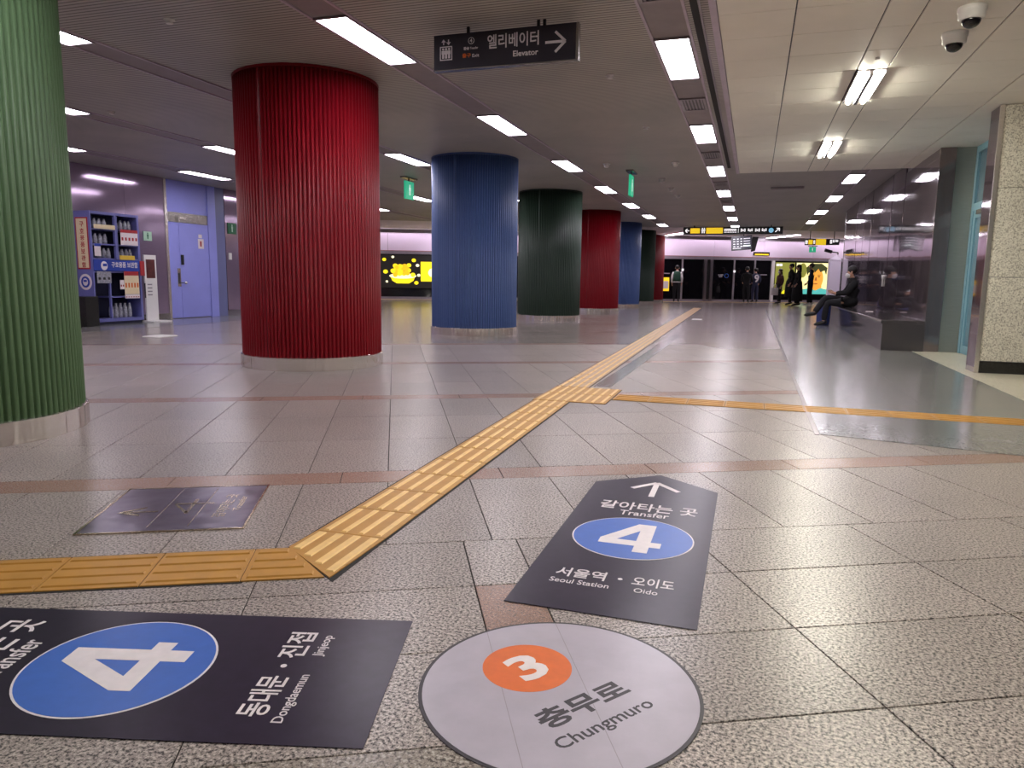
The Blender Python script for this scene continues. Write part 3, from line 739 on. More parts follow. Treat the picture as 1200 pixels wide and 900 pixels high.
# main run towards the platform
a1 = math.atan2(3.3, -0.10)
L1 = math.hypot(5.655-2.36, 0.10)/11
ex1 = (math.cos(a1), math.sin(a1)); nx1 = (math.sin(a1), -math.cos(a1))     # along, to the right
p = (-1.262, 2.355)
t = tactile_run('ochre tactile strip between the bend and the striped junction block', p, a1, round(L1, 4), 0.29, 11, 4)
mb = MB()
q0 = Vector((-1.262, 1.972)); q1 = Vector((-1.548, 2.160)); o_ = Vector(p); ia = -a1
loc = lambda P: (((P[0]-o_[0])*math.cos(ia) - (P[1]-o_[1])*math.sin(ia)), ((P[0]-o_[0])*math.sin(ia) + (P[1]-o_[1])*math.cos(ia)))
A, B = loc(q0), loc(q1)
mb.prism([(A[0], A[1]), (-0.0015, 0.0015), (-0.0015, 0.2885), (B[0], B[1])], 0.0008, 0.005)
for i in range(4):
    y = 0.29*(i+0.5)/4; e = A[0] + (B[0]-A[0])*y/0.29 + 0.015
    mb.bbox(e, -0.015, y-0.017, y+0.017, 0.004, 0.0095, 0.004, 1)
part('tile', mb, [M['tactile'], M['tactile_bar']], t, label='cut tile at the bend')
part('sealant', MB().prism([(A[0]-0.022, -0.012), (0, -0.008), (0, 0.298), (B[0]-0.016, 0.298)], 0.0003, 0.0012), M['rubber'], t)
# junction block
tj = thing('tactile_path', 'ochre striped junction block where the two tactile strips meet', 'tactile paving', (-1.068, 5.662, 0), R(90.5))
part('sealant', MB().box(-0.006, 0.816, -0.006, 0.606, 0.0003, 0.0012), M['rubber'], tj)
jm = tactile(4, 0.405, 0.30).mesh('tile', [M['tactile'], M['tactile_bar']])
for i in range(2):
    for j in range(2): link('tile', jm, tj, Matrix.Translation((0.405*i, 0.30*j, 0)))
# far run
a2 = math.atan2(21.8, -0.42); n2 = 72
tactile_run('tactile strip with painted-in glare from the junction block to the platform', (-1.385, 6.48), a2, 0.3, 0.29, n2, 4, bars=('tactile_glare', 'tactile_bar'))
# branch to the right
tactile_run('narrow tactile strip branching right across the dark paving', (-1.06, 5.905), 0.0, 0.298, 0.29, 12, 4, bars=('tactile', 'tactile'))

# ------------------------------------------------------------------ floor stickers
def transfer_sticker(label, origin, ex, ey, left, right, lat_left, lat_right):
    t = thing('floor_sticker', label, 'floor sticker', mx=frame(origin, ex, ey), group='dark transfer floor stickers')
    part('sheet', MB().prism([(0,0),(0.575,0),(0.575,1.42),(0.288,1.645),(0,1.42)], 0.0016, 0.0026), M['vinyl'], t)
    w = M['offwhite']; z0, z1 = 0.0026, 0.0033
    def stroke(mb, a, b, wd):
        a, b = Vector(a), Vector(b); d = (b-a).normalized(); nn = Vector((-d.y, d.x))*wd/2
        mb.prism([a+nn, a-nn, b-nn, b+nn][::-1], z0, z1)
    mb = MB(); stroke(mb, (0.288,1.49), (0.185,1.365), 0.026); stroke(mb, (0.288,1.49), (0.400,1.365), 0.026); stroke(mb, (0.288,1.475), (0.288,1.25), 0.026)
    part('arrow', mb, w, t)
    text('lettering', '갈아타는 곳', t, w, 0.09, 0.505, 1.025, 1.135, z0, z1, 0.012)
    text('lettering', 'Transfer', t, w, 0.19, 0.395, 0.955, 1.015, z0, z1, 0.006)
    part('ring', MB().disc(0.288, 0.69, 0.230, 0.230, z0, z1, 64), w, t)
    part('disc', MB().disc(0.288, 0.69, 0.2245, 0.2245, z1, z1+0.0006, 64), M['vinyl_blue'], t)
    zz0, zz1 = z1+0.0006, z1+0.0012
    four = MB()
    four.prism([(0.305,0.535),(0.358,0.535),(0.358,0.84),(0.298,0.84)] if False else [(0.308,0.535),(0.362,0.535),(0.362,0.845),(0.308,0.845)], zz0, zz1)
    four.prism([(0.172,0.598),(0.308,0.598),(0.308,0.650),(0.172,0.650)], zz0, zz1)
    four.prism([(0.362,0.598),(0.402,0.598),(0.402,0.650),(0.362,0.650)], zz0, zz1)
    four.prism([(0.172,0.650),(0.234,0.650),(0.308,0.768),(0.308,0.845),(0.293,0.845)], zz0, zz1)
    part('numeral', four, w, t)
    text('lettering', left, t, w, 0.095, 0.262, 0.245, 0.318, z0, z1, 0.012)
    part('dot', MB().disc(0.31, 0.28, 0.008, 0.008, z0, z1, 12), w, t)
    text('lettering', right, t, w, 0.35, 0.485, 0.245, 0.318, z0, z1, 0.012)
    text('lettering', lat_left[0], t, w, lat_left[1], lat_left[2], 0.192, 0.226, z0, z1, 0.004)
    text('lettering', lat_right[0], t, w, lat_right[1], lat_right[2], 0.192, 0.226, z0, z1, 0.004)
    return t
transfer_sticker('dark pointed floor sticker with a blue 4 disc and arrow pointing ahead', (-0.672, 2.005, 0), (0.9998, 0.005, 0), (-0.018, 1, 0),
                 '서울역', '오이도', ('Seoul Station', 0.09, 0.285), ('Oido', 0.365, 0.44))
transfer_sticker('dark floor sticker with a large blue 4 disc cut by the left edge', (-0.719, 1.235, 0), (-0.2685, 0.963, 0), (-0.963, -0.2685, 0),
                 '동대문', '진접', ('Dongdaemun', 0.075, 0.272), ('Jinjeop', 0.362, 0.472))
t = thing('floor_sticker', 'round pale grey floor sticker with an orange 3 disc, nearest the camera', 'floor sticker', mx=frame((-0.391, 1.596, 0), (math.cos(R(54.3)), math.sin(R(54.3)), 0), (-math.sin(R(54.3)), math.cos(R(54.3)), 0)))
part('border', MB().disc(0, 0, 0.338, 0.338, 0.0012, 0.0022, 96), M['ink'], t)
part('sheet', MB().disc(0, 0, 0.329, 0.329, 0.0022, 0.0028, 96), M['vinyl_grey'], t)
def dl(x, y):
    dx, dy = x+0.391, y-1.596; c, s = math.cos(R(54.3)), math.sin(R(54.3)); return (dx*c+dy*s, -dx*s+dy*c)
o3 = dl(-0.491, 1.6576)
part('disc', MB().disc(o3[0], o3[1], 0.113, 0.113, 0.0028, 0.0034, 64), M['vinyl_orange'], t)
text('numeral', '3', t, M['offwhite'], o3[0]-0.043, o3[0]+0.043, o3[1]-0.058, o3[1]+0.058, 0.0034, 0.004, 0.03)
c0, c1, c2 = dl(-0.368, 1.421), dl(-0.222, 1.629), dl(-0.417, 1.47)
text('lettering', '충무로', t, M['ink'], c0[0], c1[0]+0.005, c0[1], c0[1]+0.072, 0.0028, 0.0034, 0.028)
c0, c1 = dl(-0.327, 1.367), dl(-0.162, 1.595)
text('lettering', 'Chungmuro', t, M['ink'], c0[0], c1[0], (c0[1]+c1[1])/2-0.012, (c0[1]+c1[1])/2+0.036, 0.0028, 0.0034, 0.008)
for u in (0.245, 0.445):
    a, b = dl(*uv2xy(u, 1.15)), dl(*uv2xy(u, 2.1)); pts = []
    d = Vector((b[0]-a[0], b[1]-a[1])).normalized(); A0 = Vector(a)
    bb = A0.dot(d); cc = A0.length_squared-0.329**2; rt = math.sqrt(max(0, bb*bb-cc))
    e0, e1 = A0+d*(-bb-rt), A0+d*(-bb+rt); nn = Vector((-d.y, d.x))*0.0009
    part('crease', MB().prism([e0+nn, e0-nn, e1-nn, e1+nn][::-1], 0.0028, 0.0030), M['psd_grey'], t)

# metal floor plate
mx = frame((-2.375, 2.0, 0), (0.889, 0.458, 0), (-0.458, 0.889, 0))
t = thing('floor_plate', 'square dark metal floor plate with worn raised lettering and arrow', 'floor plate', mx=mx)
part('plate', MB().bbox(0, 0.6, 0, 0.59, 0.0006, 0.004, 0.002), M['bronze'], t)
part('border', MB().box(-0.008, 0.0, -0.008, 0.598, 0.0005, 0.0055).box(0.6, 0.608, -0.008, 0.598, 0.0005, 0.0055).box(0, 0.6, -0.008, 0, 0.0005, 0.0055).box(0, 0.6, 0.59, 0.598, 0.0005, 0.0055), M['bronze_hi'], t)
# sub-frame: reading direction along local +y, text top towards local -x
sub = Matrix.Rotation(R(90), 4, 'Z')
def plate_text(s, x0, x1, y0, y1):
    o = text('raised_lettering', s, t, M['bronze_hi'], x0, x1, y0, y1, 0.004, 0.0052, 0.004); o.matrix_local = sub; return o
# in the sub-frame: X runs along plate +y, Y = -(plate x)
plate_text('갈아타는 곳', 0.14, 0.46, -0.50, -0.45); plate_text('Transfer', 0.22, 0.42, -0.545, -0.515)
part('raised_numeral', MB().box(0.33, 0.345, 0.20, 0.40, 0.004, 0.0052).box(0.26, 0.42, 0.33, 0.345, 0.004, 0.0052).prism([(0.262,0.345),(0.262,0.33),(0.33,0.21),(0.345,0.215)][::-1], 0.004, 0.0052), M['bronze_hi'], t)
part('raised_arrow', MB().prism([(0.06,0.24),(0.16,0.19),(0.16,0.21),(0.09,0.245),(0.16,0.29),(0.16,0.31)][::-1], 0.004, 0.0052).box(0.09, 0.22, 0.236, 0.25, 0.004, 0.0052), M['bronze_hi'], t)
for x in (0.235, 0.385):
    part('raised_line', MB().box(x, x+0.004, 0.04, 0.56, 0.004, 0.005), M['bronze_hi'], t)
mb = MB()
for i in range(14): mb.box(0.255+0.03*(i % 2), 0.275+0.03*(i % 2), 0.06+0.035*i, 0.08+0.035*i, 0.004, 0.0048)
stuffpart('worn_relief', mb, M['bronze'], t)
# small floor bits
tag(part('floor_cover', MB().bbox(-0.16, 0.16, -0.2, 0.2, 0.0006, 0.012, 0.003), M['white'], None), 'small white floor cover plate near the left wall', 'floor plate').location = (-8.95, 9.3, 0)
tag(part('floor_cover', MB().bbox(-0.12, 0.12, -0.2, 0.2, 0.0034, 0.012, 0.003), M['white'], None), 'small pale floor cover beside the far tactile strip', 'floor plate').location = (-1.35, 19.5, 0)

# ------------------------------------------------------------------ hanging signs
def person_icon(mb, x, y, s, z0, z1):
    mb.disc(x, y+0.42*s, 0.11*s, 0.11*s, z0, z1, 12); mb.box(x-0.15*s, x+0.15*s, y-0.05*s, y+0.28*s, z0, z1); mb.box(x-0.1*s, x+0.1*s, y-0.45*s, y-0.05*s, z0, z1)
# elevator sign: face towards -Y (camera); local x -> +X, y -> +Z
t = thing('hanging_sign', 'dark elevator direction sign with white arrow hung from the ceiling', 'sign', mx=frame((-2.663, 5.93, 2.705), (1,0,0), (0,0,1)))
Wd, Hh = 1.222, 0.278
part('board', MB().box(0, Wd, 0, Hh, -0.05, 0.0), M['sign_dark'], t)
part('edge_frame', MB().box(-0.004, Wd+0.02, -0.008, 0, -0.055, 0.006).box(Wd, Wd+0.02, 0, Hh, -0.055, 0.006), M['steel_mid'], t)
for x in (0.30, 0.905, 0.955): part('hanger_rod', MB().box(x-0.012, x+0.012, Hh, 3.034-2.705, -0.035, -0.015), M['black'], t)
w = M['offwhite']; z0, z1 = 0.0, 0.003
mb = MB(); mb.box(0.055,0.165,0.075,0.082,z0,z1).box(0.055,0.165,0.178,0.185,z0,z1).box(0.055,0.062,0.082,0.178,z0,z1).box(0.158,0.165,0.082,0.178,z0,z1)
for x in (0.083, 0.11, 0.137): person_icon(mb, x, 0.128, 0.085, z0, z1)
for x, up in ((0.088, 1), (0.132, -1)):
    y = 0.218; mb.box(x-0.004, x+0.004, y-0.02, y+0.02, z0, z1)
    mb.prism([(x-0.018, y+up*0.002), (x, y+up*0.024), (x+0.018, y+up*0.002), (x+0.012, y-up*0.002), (x, y+up*0.013), (x-0.012, y-up*0.002)][::(-1 if up > 0 else 1)], z0, z1)
part('lift_symbol', mb, w, t)
part('ring', MB().disc(0.335, 0.213, 0.027, 0.027, z0, z1, 24), w, t); part('disc', MB().disc(0.335, 0.213, 0.0225, 0.0225, z1, z1+0.001, 24), M['sign_dark'], t)
text('lettering', '4', t, w, 0.324, 0.345, 0.198, 0.228, z1+0.001, z1+0.002, 0.01)
text('lettering', '환승', t, w, 0.268, 0.318, 0.143, 0.168, z0, z1, 0.02); text('lettering', 'Transfer', t, w, 0.325, 0.395, 0.146, 0.164, z0, z1, 0.0)
text('lettering', '출구', t, M['vinyl_orange'], 0.257, 0.332, 0.083, 0.118, z0, z1, 0.012, 'orange lettering'); text('lettering', 'Exit', t, w, 0.345, 0.405, 0.083, 0.108, z0, z1, 0.006)
text('lettering', '엘리베이터', t, w, 0.478, 0.915, 0.135, 0.245, z0, z1, 0.012)
text('lettering', 'Elevator', t, w, 0.700, 0.912, 0.060, 0.104, z0, z1, 0.012)
mb = MB()
def stroke(mb, a, b, wd):
    a, b = Vector(a), Vector(b); d = (b-a).normalized(); nn = Vector((-d.y, d.x))*wd/2; mb.prism([a+nn, a-nn, b-nn, b+nn][::-1], z0, z1)
stroke(mb, (0.97,0.145), (1.135,0.145), 0.02); stroke(mb, (1.135,0.145), (1.052,0.222), 0.02); stroke(mb, (1.135,0.145), (1.052,0.068), 0.02)
part('arrow', mb, w, t)

# far platform direction sign
t = thing('hanging_sign', 'long black platform sign with yellow boxes over the far hall end', 'sign', mx=frame((-2.62, 28.4, 2.71), (1,0.008,0), (0,0,1)))
W2, H2 = 3.50, 0.265
part('board', MB().box(0, W2, 0, H2, -0.1, 0.0), M['black'], t)
for x in (0.4, 3.1): part('hanger_rod', MB().box(x-0.02, x+0.02, H2, 3.034-2.71, -0.07, -0.03), M['black'], t)
mb = MB(); stroke(mb, (0.08,0.135), (0.22,0.135), 0.03); stroke(mb, (0.08,0.135), (0.15,0.205), 0.03); stroke(mb, (0.08,0.135), (0.15,0.065), 0.03); part('arrow', mb, M['lit_white'], t)
part('yellow_box', MB().box(0.26, 0.60, 0.04, 0.225, 0, 0.004), M['lit_yellow'], t); part('yellow_box', MB().box(0.83, 1.42, 0.03, 0.24, 0, 0.004), M['lit_yellow'], t)
mb = MB(); person_icon(mb, 0.69, 0.135, 0.2, 0, 0.004); person_icon(mb, 0.76, 0.135, 0.2, 0, 0.004); part('people_symbol', mb, M['lit_white'], t)
mb = MB()
for i in range(8): mb.box(1.47+0.055*i, 1.515+0.055*i, 0.12, 0.20, 0, 0.004)
for i in range(10): mb.box(1.47+0.045*i, 1.50+0.045*i, 0.06, 0.09, 0, 0.004)
mb.box(1.96, 1.975, 0.05, 0.22, 0, 0.004)
for q, x in enumerate((2.05, 2.30, 2.55, 2.78)):
    for i in range(3): mb.box(x+0.06*i, x+0.045+0.06*i, 0.09+0.02*((i+q) % 2), 0.20-0.03*(i % 2), 0, 0.004)
stuffpart('small_print', mb, M['lit_white'], t)
part('disc', MB().disc(3.10, 0.133, 0.085, 0.085, 0, 0.004, 24), M['lit_cyan'], t)
mb = MB(); stroke(mb, (3.24,0.07), (3.38,0.20), 0.03); stroke(mb, (3.38,0.20), (3.28,0.20), 0.03); stroke(mb, (3.38,0.20), (3.38,0.10), 0.03); part('arrow', mb, M['lit_white'], t)
# right platform sign
t = thing('hanging_sign', 'short yellow and black platform sign at right beside the steel wall', 'sign', mx=frame((1.88, 32.6, 2.51), (1,-0.02,0), (0,0,1)))
part('board', MB().box(0, 1.30, 0, 0.24, -0.1, 0.0), M['black'], t)
part('yellow_box', MB().box(0.14, 0.30, 0.03, 0.21, 0, 0.004), M['lit_yellow'], t); part('yellow_box', MB().box(0.42, 0.80, 0.0, 0.24, 0, 0.004), M['lit_yellow'], t)
mb = MB(); mb.box(0.02, 0.11, 0.05, 0.19, 0, 0.004); mb.box(0.33, 0.39, 0.05, 0.19, 0, 0.004); mb.box(0.95, 1.03, 0.06, 0.2, 0, 0.004); mb.box(1.06, 1.12, 0.1, 0.2, 0, 0.004); mb.box(1.15, 1.25, 0.12, 0.2, 0, 0.004)
stuffpart('small_print', mb, M['lit_white'], t)
for x in (0.2, 1.1): part('hanger_rod', MB().box(x-0.015, x+0.015, 0.24, 3.17-2.51, -0.07, -0.04), M['black'], t)
# arrival monitor pair
t = thing('arrival_monitor', 'black twin arrival monitor hanging below the long platform sign', 'monitor', mx=frame((-0.55, 30.0, 2.09), (1,0,0), (0,0,1)))
ca, sa = math.cos(R(-8)), math.sin(R(-8))
mA = Matrix.Translation((-0.36, 0.10, 0)) @ Matrix.Rotation(R(4), 4, 'Z') @ Matrix.Rotation(R(-15), 4, 'X')
part('screen_case', MB().box(0, 0.78, 0, 0.56, -0.06, 0), M['black'], t, mx=mA)
part('screen', MB().box(0.03, 0.75, 0.03, 0.53, 0, 0.004), M['screen'], t, mx=mA)
mb = MB()
for r in range(4):
    for c in range(3): mb.box(0.08+0.13*c, 0.15+0.13*c, 0.12+0.10*r, 0.15+0.10*r, 0.004, 0.006)
for r in range(3): mb.box(0.46, 0.70, 0.22+0.10*r, 0.25+0.10*r, 0.004, 0.006)
mb.box(0.06, 0.36, 0.05, 0.075, 0.004, 0.006)
stuffpart('screen_text', mb, M['screen_txt'], t, mx=mA); part('screen_highlight', MB().box(0.44, 0.71, 0.12, 0.17, 0.004, 0.007), M['exit_white'], t, mx=mA)
part('rear_case', MB().prism([(0.36,0.06),(0.52,0.10),(0.62,0.62),(0.40,0.62)], -0.5, -0.06), M['black'], t)
part('hanger_rod', MB().box(0.05, 0.09, 0.6, 3.165-2.09, -0.3, -0.26), M['black'], t)
# dot display on the door header
t = thing('train_display', 'small black and amber train display on the lavender header', 'sign', mx=frame((0, 38.8, 0), EXP, (0,0,1)) @ Matrix.Translation((sx(-0.12), 2.30, 0.0)))
part('case', MB().box(0, 0.85, 0, 0.17, 0, 0.06), M['black'], t); part('amber_line', MB().box(0.06, 0.79, 0.02, 0.08, 0.06, 0.064), M['lit_yellow'], t)
# exit signs
def exit_sign(label, loc, rz, w=0.3, h=0.42, drop=0.08):
    t = thing('exit_sign', label, 'exit sign', mx=Matrix.Translation(loc) @ Matrix.Rotation(rz, 4, 'Z') @ frame((0,0,0), (1,0,0), (0,0,1)))
    part('mount', MB().box(-w*0.7, w*0.7, -0.03, 0.0, -0.07, 0.07), M['steel_mid'], t)
    part('stem', MB().box(-0.012, 0.012, -drop, -0.03, -0.012, 0.012), M['black'], t)
    part('board', MB().box(-w/2, w/2, -drop-h, -drop, -0.02, 0.02), M['exit_green'], t)
    mb = MB(); person_icon(mb, 0, -drop-h*0.5, min(w*1.2, h*0.6), 0.02, 0.024); part('running_figure', mb, M['exit_white'], t)
    mb = MB(); person_icon(mb, 0, -drop-h*0.5, min(w*1.2, h*0.6), -0.024, -0.02); part('running_figure', mb, M['exit_white'], t)
exit_sign('narrow green exit sign seen edge on in the middle of the ceiling', (-2.33, 14.3, ZC), R(90), 0.36, 0.38)
exit_sign('green exit sign hanging between the red and blue pillars', (-6.93, 14.15, ZC), R(88), 0.36, 0.36)
exit_sign('small pale green exit sign hanging below the right platform sign', (2.22, 33.0, 2.505), R(0), 0.26, 0.22, 0.05)

# detectors, speakers, dome cameras, dots
def detector(loc, label):
    t = thing('detector', label, 'detector', loc)
    part('base', MB().lathe([(0.07,-0.02),(0.07,0.0)], 20), M['white'], t, True)
    part('head', MB().lathe([(0.025,-0.075),(0.045,-0.06),(0.05,-0.02)], 20), M['white'], t, True)
for i, (x, y) in enumerate([(-2.61,13.25),(-1.425,13.4),(-1.90,15.5),(-1.875,17.0),(-1.864,18.36)]):
    detector((x, y, ZC), ['white ceiling detector left of the green exit sign','white ceiling detector beside the light row right of exit sign','small ceiling detector just beyond the exit sign','small ceiling detector, second of three beyond exit sign','small ceiling detector, farthest of three beyond exit sign'][i])
for i, (x, y) in enumerate([(-1.505,7.69),(-1.506,10.3),(-4.655,5.12),(-7.95,7.66)]):
    o = tag(part('sprinkler', MB().lathe([(0.012,-0.035),(0.03,-0.03),(0.03,-0.024),(0.012,-0.018),(0.045,-0.006),(0.045,0.0)], 16), M['white'], None, True),
        ['small white sprinkler in ceiling right of the elevator sign','small white sprinkler farther along the middle ceiling','small white sprinkler in ceiling left of the red pillar','small white sprinkler by the left hall lights'][i], 'sprinkler', 'ceiling sprinklers')
    o.location = (x, y, ZC)
tag(part('sprinkler', MB().lathe([(0.01,-0.02),(0.02,-0.015),(0.02,0.0)], 12), M['white'], None), 'tiny white sprinkler on beige ceiling by the twin tube light', 'sprinkler').location = (0.894, 7.21, ZB)
for i, (x, y, lab) in enumerate([(1.336,6.12,'white dome camera on beige ceiling, nearer of the two'), (1.359,6.69,'white dome camera on beige ceiling, farther of the two')]):
    t = thing('dome_camera', lab, 'security camera', (x, y, ZB), 0, 'dome cameras')
    part('body', MB().lathe([(0.070,-0.085),(0.082,-0.075),(0.084,-0.035),(0.090,-0.03),(0.090,0.0)], 28), M['white'], t, True)
    part('dome', MB().sphere((0, 0, -0.085), 0.062, 0.062, 0.055, 20, 12), M['psd_glass'], t, True)
tag(part('ceiling_box', MB().bbox(-0.34, 0.34, -0.07, 0.07, 0, 0.05, 0.02), M['channel'], None), 'grey emergency lamp box on the ceiling beyond the beige panels', 'lamp').matrix_world = Matrix.Translation((0.57, 17.35, ZC)) @ Matrix.Rotation(math.pi, 4, 'X')

# ------------------------------------------------------------------ bench
t = thing('stone_bench', 'long dark polished stone bench along the steel wall', 'bench', (XW, 11.95, 0))
for i in range(8):
    y0 = 0.02+1.02*i
    part('seat_slab', MB().bbox(-0.585, -0.004, y0+0.002, y0+1.018, 0.40, 0.45, 0.006), M['granite_bench'], t)
    part('front_panel', MB().box(-0.565, -0.535, y0+0.002, y0+1.018, 0.004, 0.399), M['granite_bench'], t)
part('end_panel', MB().box(-0.565, -0.004, 0.0, 0.022, 0.004, 0.399), M['granite_bench'], t)
part('end_panel', MB().box(-0.535, -0.004, 8.16, 8.18, 0.004, 0.399), M['granite_bench'], t)
part('nosing', MB().box(-0.592, -0.586, 0.02, 8.18, 0.425, 0.446), M['chrome'], t)
tag(part('paper_scrap', MB().bbox(-0.06, 0.06, -0.04, 0.04, 0, 0.01, 0.003), M['paper'], None), 'small white packet lying on the bench near the seated person', 'packet').location = (2.12, 15.4, 0.4505)
# Y-shaped reflection on the steel wall, built as a solid piece
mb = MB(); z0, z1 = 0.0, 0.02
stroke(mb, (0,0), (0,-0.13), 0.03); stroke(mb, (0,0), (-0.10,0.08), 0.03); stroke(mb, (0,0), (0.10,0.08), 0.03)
o = tag(part('wall_reflection', mb, M['white'], None), 'small white Y-shaped piece standing for a reflection in the steel wall above bench', 'reflection piece'); o.matrix_world = frame((XW, 16.0, 1.06), (0,-1,0), (0,0,1))
z0, z1 = 0.0, 0.003
# grey standing cabinet beyond the wall
t = thing('grey_kiosk', 'tall pale grey kiosk with a peaked top past the steel wall end', 'kiosk', (2.30, 24.3, 0))
part('body', MB().box(-0.15, 0.17, 0, 0.5, 0.0045, 1.68), M['lav'], t); 
part('peak', MB().add([(-0.16,-0.01,1.68),(0.18,-0.01,1.68),(0.18,0.51,1.68),(-0.16,0.51,1.68),(0.05,0.25,1.84)], [(3,2,1,0),(0,1,4),(1,2,4),(2,3,4),(3,0,4)]), M['lav'], t)
t = thing('bullet_camera', 'small dark bullet camera on a bracket above the kiosk', 'security camera', (2.12, 24.5, 1.92))
part('body', MB().tube([(-0.12,-0.02,0.06),(0.08,0.02,0.0)], 0.05, 12), M['black'], t); part('bracket', MB().tube([(0.08,0.02,0.0),(0.26,0.06,-0.02)], 0.02, 8), M['steel_mid'], t)
part('bracket_post', MB().tube([(0.26,0.06,-0.078),(0.26,0.06,-0.02)], 0.018, 8), M['steel_mid'], t)

# ------------------------------------------------------------------ left wall furniture: relief cabinet (local x along +Y, y up, z out)
CABX = -11.8
t = thing('relief_cabinet', 'violet blue relief goods cabinet with posters against the left wall', 'cabinet', mx=frame((CABX, 10.71, 0), (0,1,0), (0,0,1)))
Wc, Hc, Dc = 1.15, 2.14, 0.385
fr = MB(); fr.box(0,0.03,0.06,Hc,-Dc,0).box(Wc-0.05,Wc,0.06,Hc,-Dc,0).box(0.03,Wc-0.05,Hc-0.05,Hc,-Dc,0).box(0.03,Wc-0.05,0.06,0.12,-Dc,0).box(0.56,0.62,1.26,Hc-0.05,-0.05,0)
part('carcass', fr, M['cab'], t); part('back', MB().box(0.03, Wc-0.05, 0.12, Hc-0.05, -Dc, -Dc+0.02), M['cab_in'], t)
part('plinth', MB().box(0.02, Wc-0.02, 0.0045, 0.06, -Dc+0.02, -0.03), M['cab_in'], t)
for a, b, z in ((0.03,Wc-0.05,1.25),(0.03,0.56,1.52),(0.03,0.56,1.80),(0.62,Wc-0.05,1.52),(0.62,Wc-0.05,1.80),(0.03,Wc-0.05,1.0),(0.40,Wc-0.05,0.52)):
    part('shelf', MB().box(a, b, z, z+0.025, -Dc+0.02, -0.02), M['cab'], t)
part('header', MB().box(0.02, Wc-0.05, 1.035, 1.245, 0.0, 0.012), M['hdr_blue'], t, label='royal blue header band with white lettering')
text('lettering', '구호용품 보관함', t, M['offwhite'], 0.42, 1.05, 1.10, 1.21, 0.012, 0.016, 0.02)
mb = MB(); mb.disc(0.25, 1.13, 0.075, 0.085, 0.012, 0.016, 20); part('mask_symbol', mb, M['offwhite'], t); part('mask_visor', MB().box(0.22, 0.31, 1.12, 1.17, 0.016, 0.019), M['hdr_blue'], t)
mb = MB(); mb.box(0.38, 0.41, 0.12, 1.0, -0.06, -0.02); part('divider', mb, M['cab'], t)
def poster(x0, x1, y0, y1, mat, band=None, bandh=0.05, marks=0, mcol='redprint', z=0.004):
    p = part('poster', MB().box(x0, x1, y0, y1, z, z+0.004), M[mat], t)
    if band: part('poster_band', MB().box(x0, x1, y1-bandh, y1, z+0.004, z+0.006), M[band], p)
    for i in range(marks):
        w_ = (x1-x0)/marks; part('poster_mark', MB().box(x0+w_*(i+0.25), x0+w_*(i+0.75), y0+(y1-y0)*0.3, y0+(y1-y0)*0.5, z+0.004, z+0.006), M[mcol], p)
poster(0.08, 0.56, 1.82, 1.90, 'cream'); poster(0.68, 1.10, 1.54, 1.84, 'paper', 'redprint', 0.06, 5)
poster(0.06, 0.20, 1.31, 1.54, 'paper', 'hdr_blue', 0.05); poster(0.63, 1.0, 1.255, 1.34, 'yellowprint')
poster(0.08, 0.40, 0.80, 1.02, 'pouch', None, 0, 3, 'ink'); poster(0.70, 1.06, 0.58, 1.03, 'cream', 'redprint', 0.08, 5, 'vinyl_orange', 0.012); poster(0.60, 0.70, 0.68, 0.86, 'paper', None, 0, 2, 'redprint')
poster(0.70, 1.06, 0.50, 0.575, 'paper', None, 0, 6, 'redprint', 0.012)
# side of the cabinet faces the camera
ts = Matrix.Rotation(R(90), 4, 'Y')
side = part('side_sign', MB().box(-0.35, -0.05, 1.06, 2.02, 0, 0.008), M['redprint'], t, label='red bordered cream sign with vertical lettering', mx=Matrix(((0,0,-1,0),(0,1,0,0),(1,0,0,0),(0,0,0,1))))
part('sign_face', MB().box(-0.325, -0.075, 1.085, 1.995, 0.008, 0.011), M['cream'], side)
for i, ch in enumerate('구호용품보관함'):
    y = 1.93-0.125*i; text('lettering', ch, side, M['redprint'], -0.24, -0.14, y-0.085, y+0.01, 0.011, 0.014, 0.02)
em = part('side_emblem', MB().disc(-0.19, 0.82, 0.15, 0.15, 0, 0.006, 32), M['paper'], t, mx=Matrix(((0,0,-1,0),(0,1,0,0),(1,0,0,0),(0,0,0,1))))
part('emblem_disc', MB().disc(-0.19, 0.82, 0.105, 0.105, 0.006, 0.009, 32), M['hdr_blue'], em); part('emblem_mask', MB().disc(-0.19, 0.82, 0.06, 0.07, 0.009, 0.012, 20), M['paper'], em); part('emblem_visor', MB().box(-0.23, -0.15, 0.82, 0.86, 0.012, 0.014), M['hdr_blue'], em)
# pouches in the cabinet
def pouch_mesh():
    mb = MB(); mb.loft([((0,0,0),0.045,0.05),((0,0,0.05),0.052,0.06),((0,0,0.13),0.045,0.05),((0.006,0,0.17),0.02,0.03),((0.01,0,0.19),0.026,0.02)], 10); return mb.mesh('relief_pouch', M['pouch'], True)
pm = pouch_mesh()
rows = [('on the top shelf left', 1.826, [0.09,0.20,0.31,0.42]), ('on the top shelf right', 1.826, [0.69,0.80,0.91,1.0]), ('on the second shelf left', 1.546, [0.09,0.20,0.31,0.42]),
        ('on the third shelf left', 1.276, [0.27,0.38,0.48]), ('on the third shelf right', 1.276, [0.69,0.80,0.91,1.0]), ('on the bottom shelf', 0.122, [0.47,0.58,0.69,0.80,0.91])]
cm = frame((CABX, 10.71, 0), (0,1,0), (0,0,1))
for where, z, xs_ in rows:
    for i, x in enumerate(xs_):
        o = bpy.data.objects.new('relief_pouch', pm); COL.objects.link(o)
        tag(o, 'grey plastic relief pouch %s of the cabinet, %s from the left' % (where, ORD[i]), 'pouch', 'relief pouches in the cabinet')
        q = cm @ Vector((x, z+0.0005, -0.12))
        o.matrix_world = Matrix.Translation(q) @ Matrix.Diagonal((0.92, 0.78, 1.5 if 'bottom' in where else 1.0, 1))
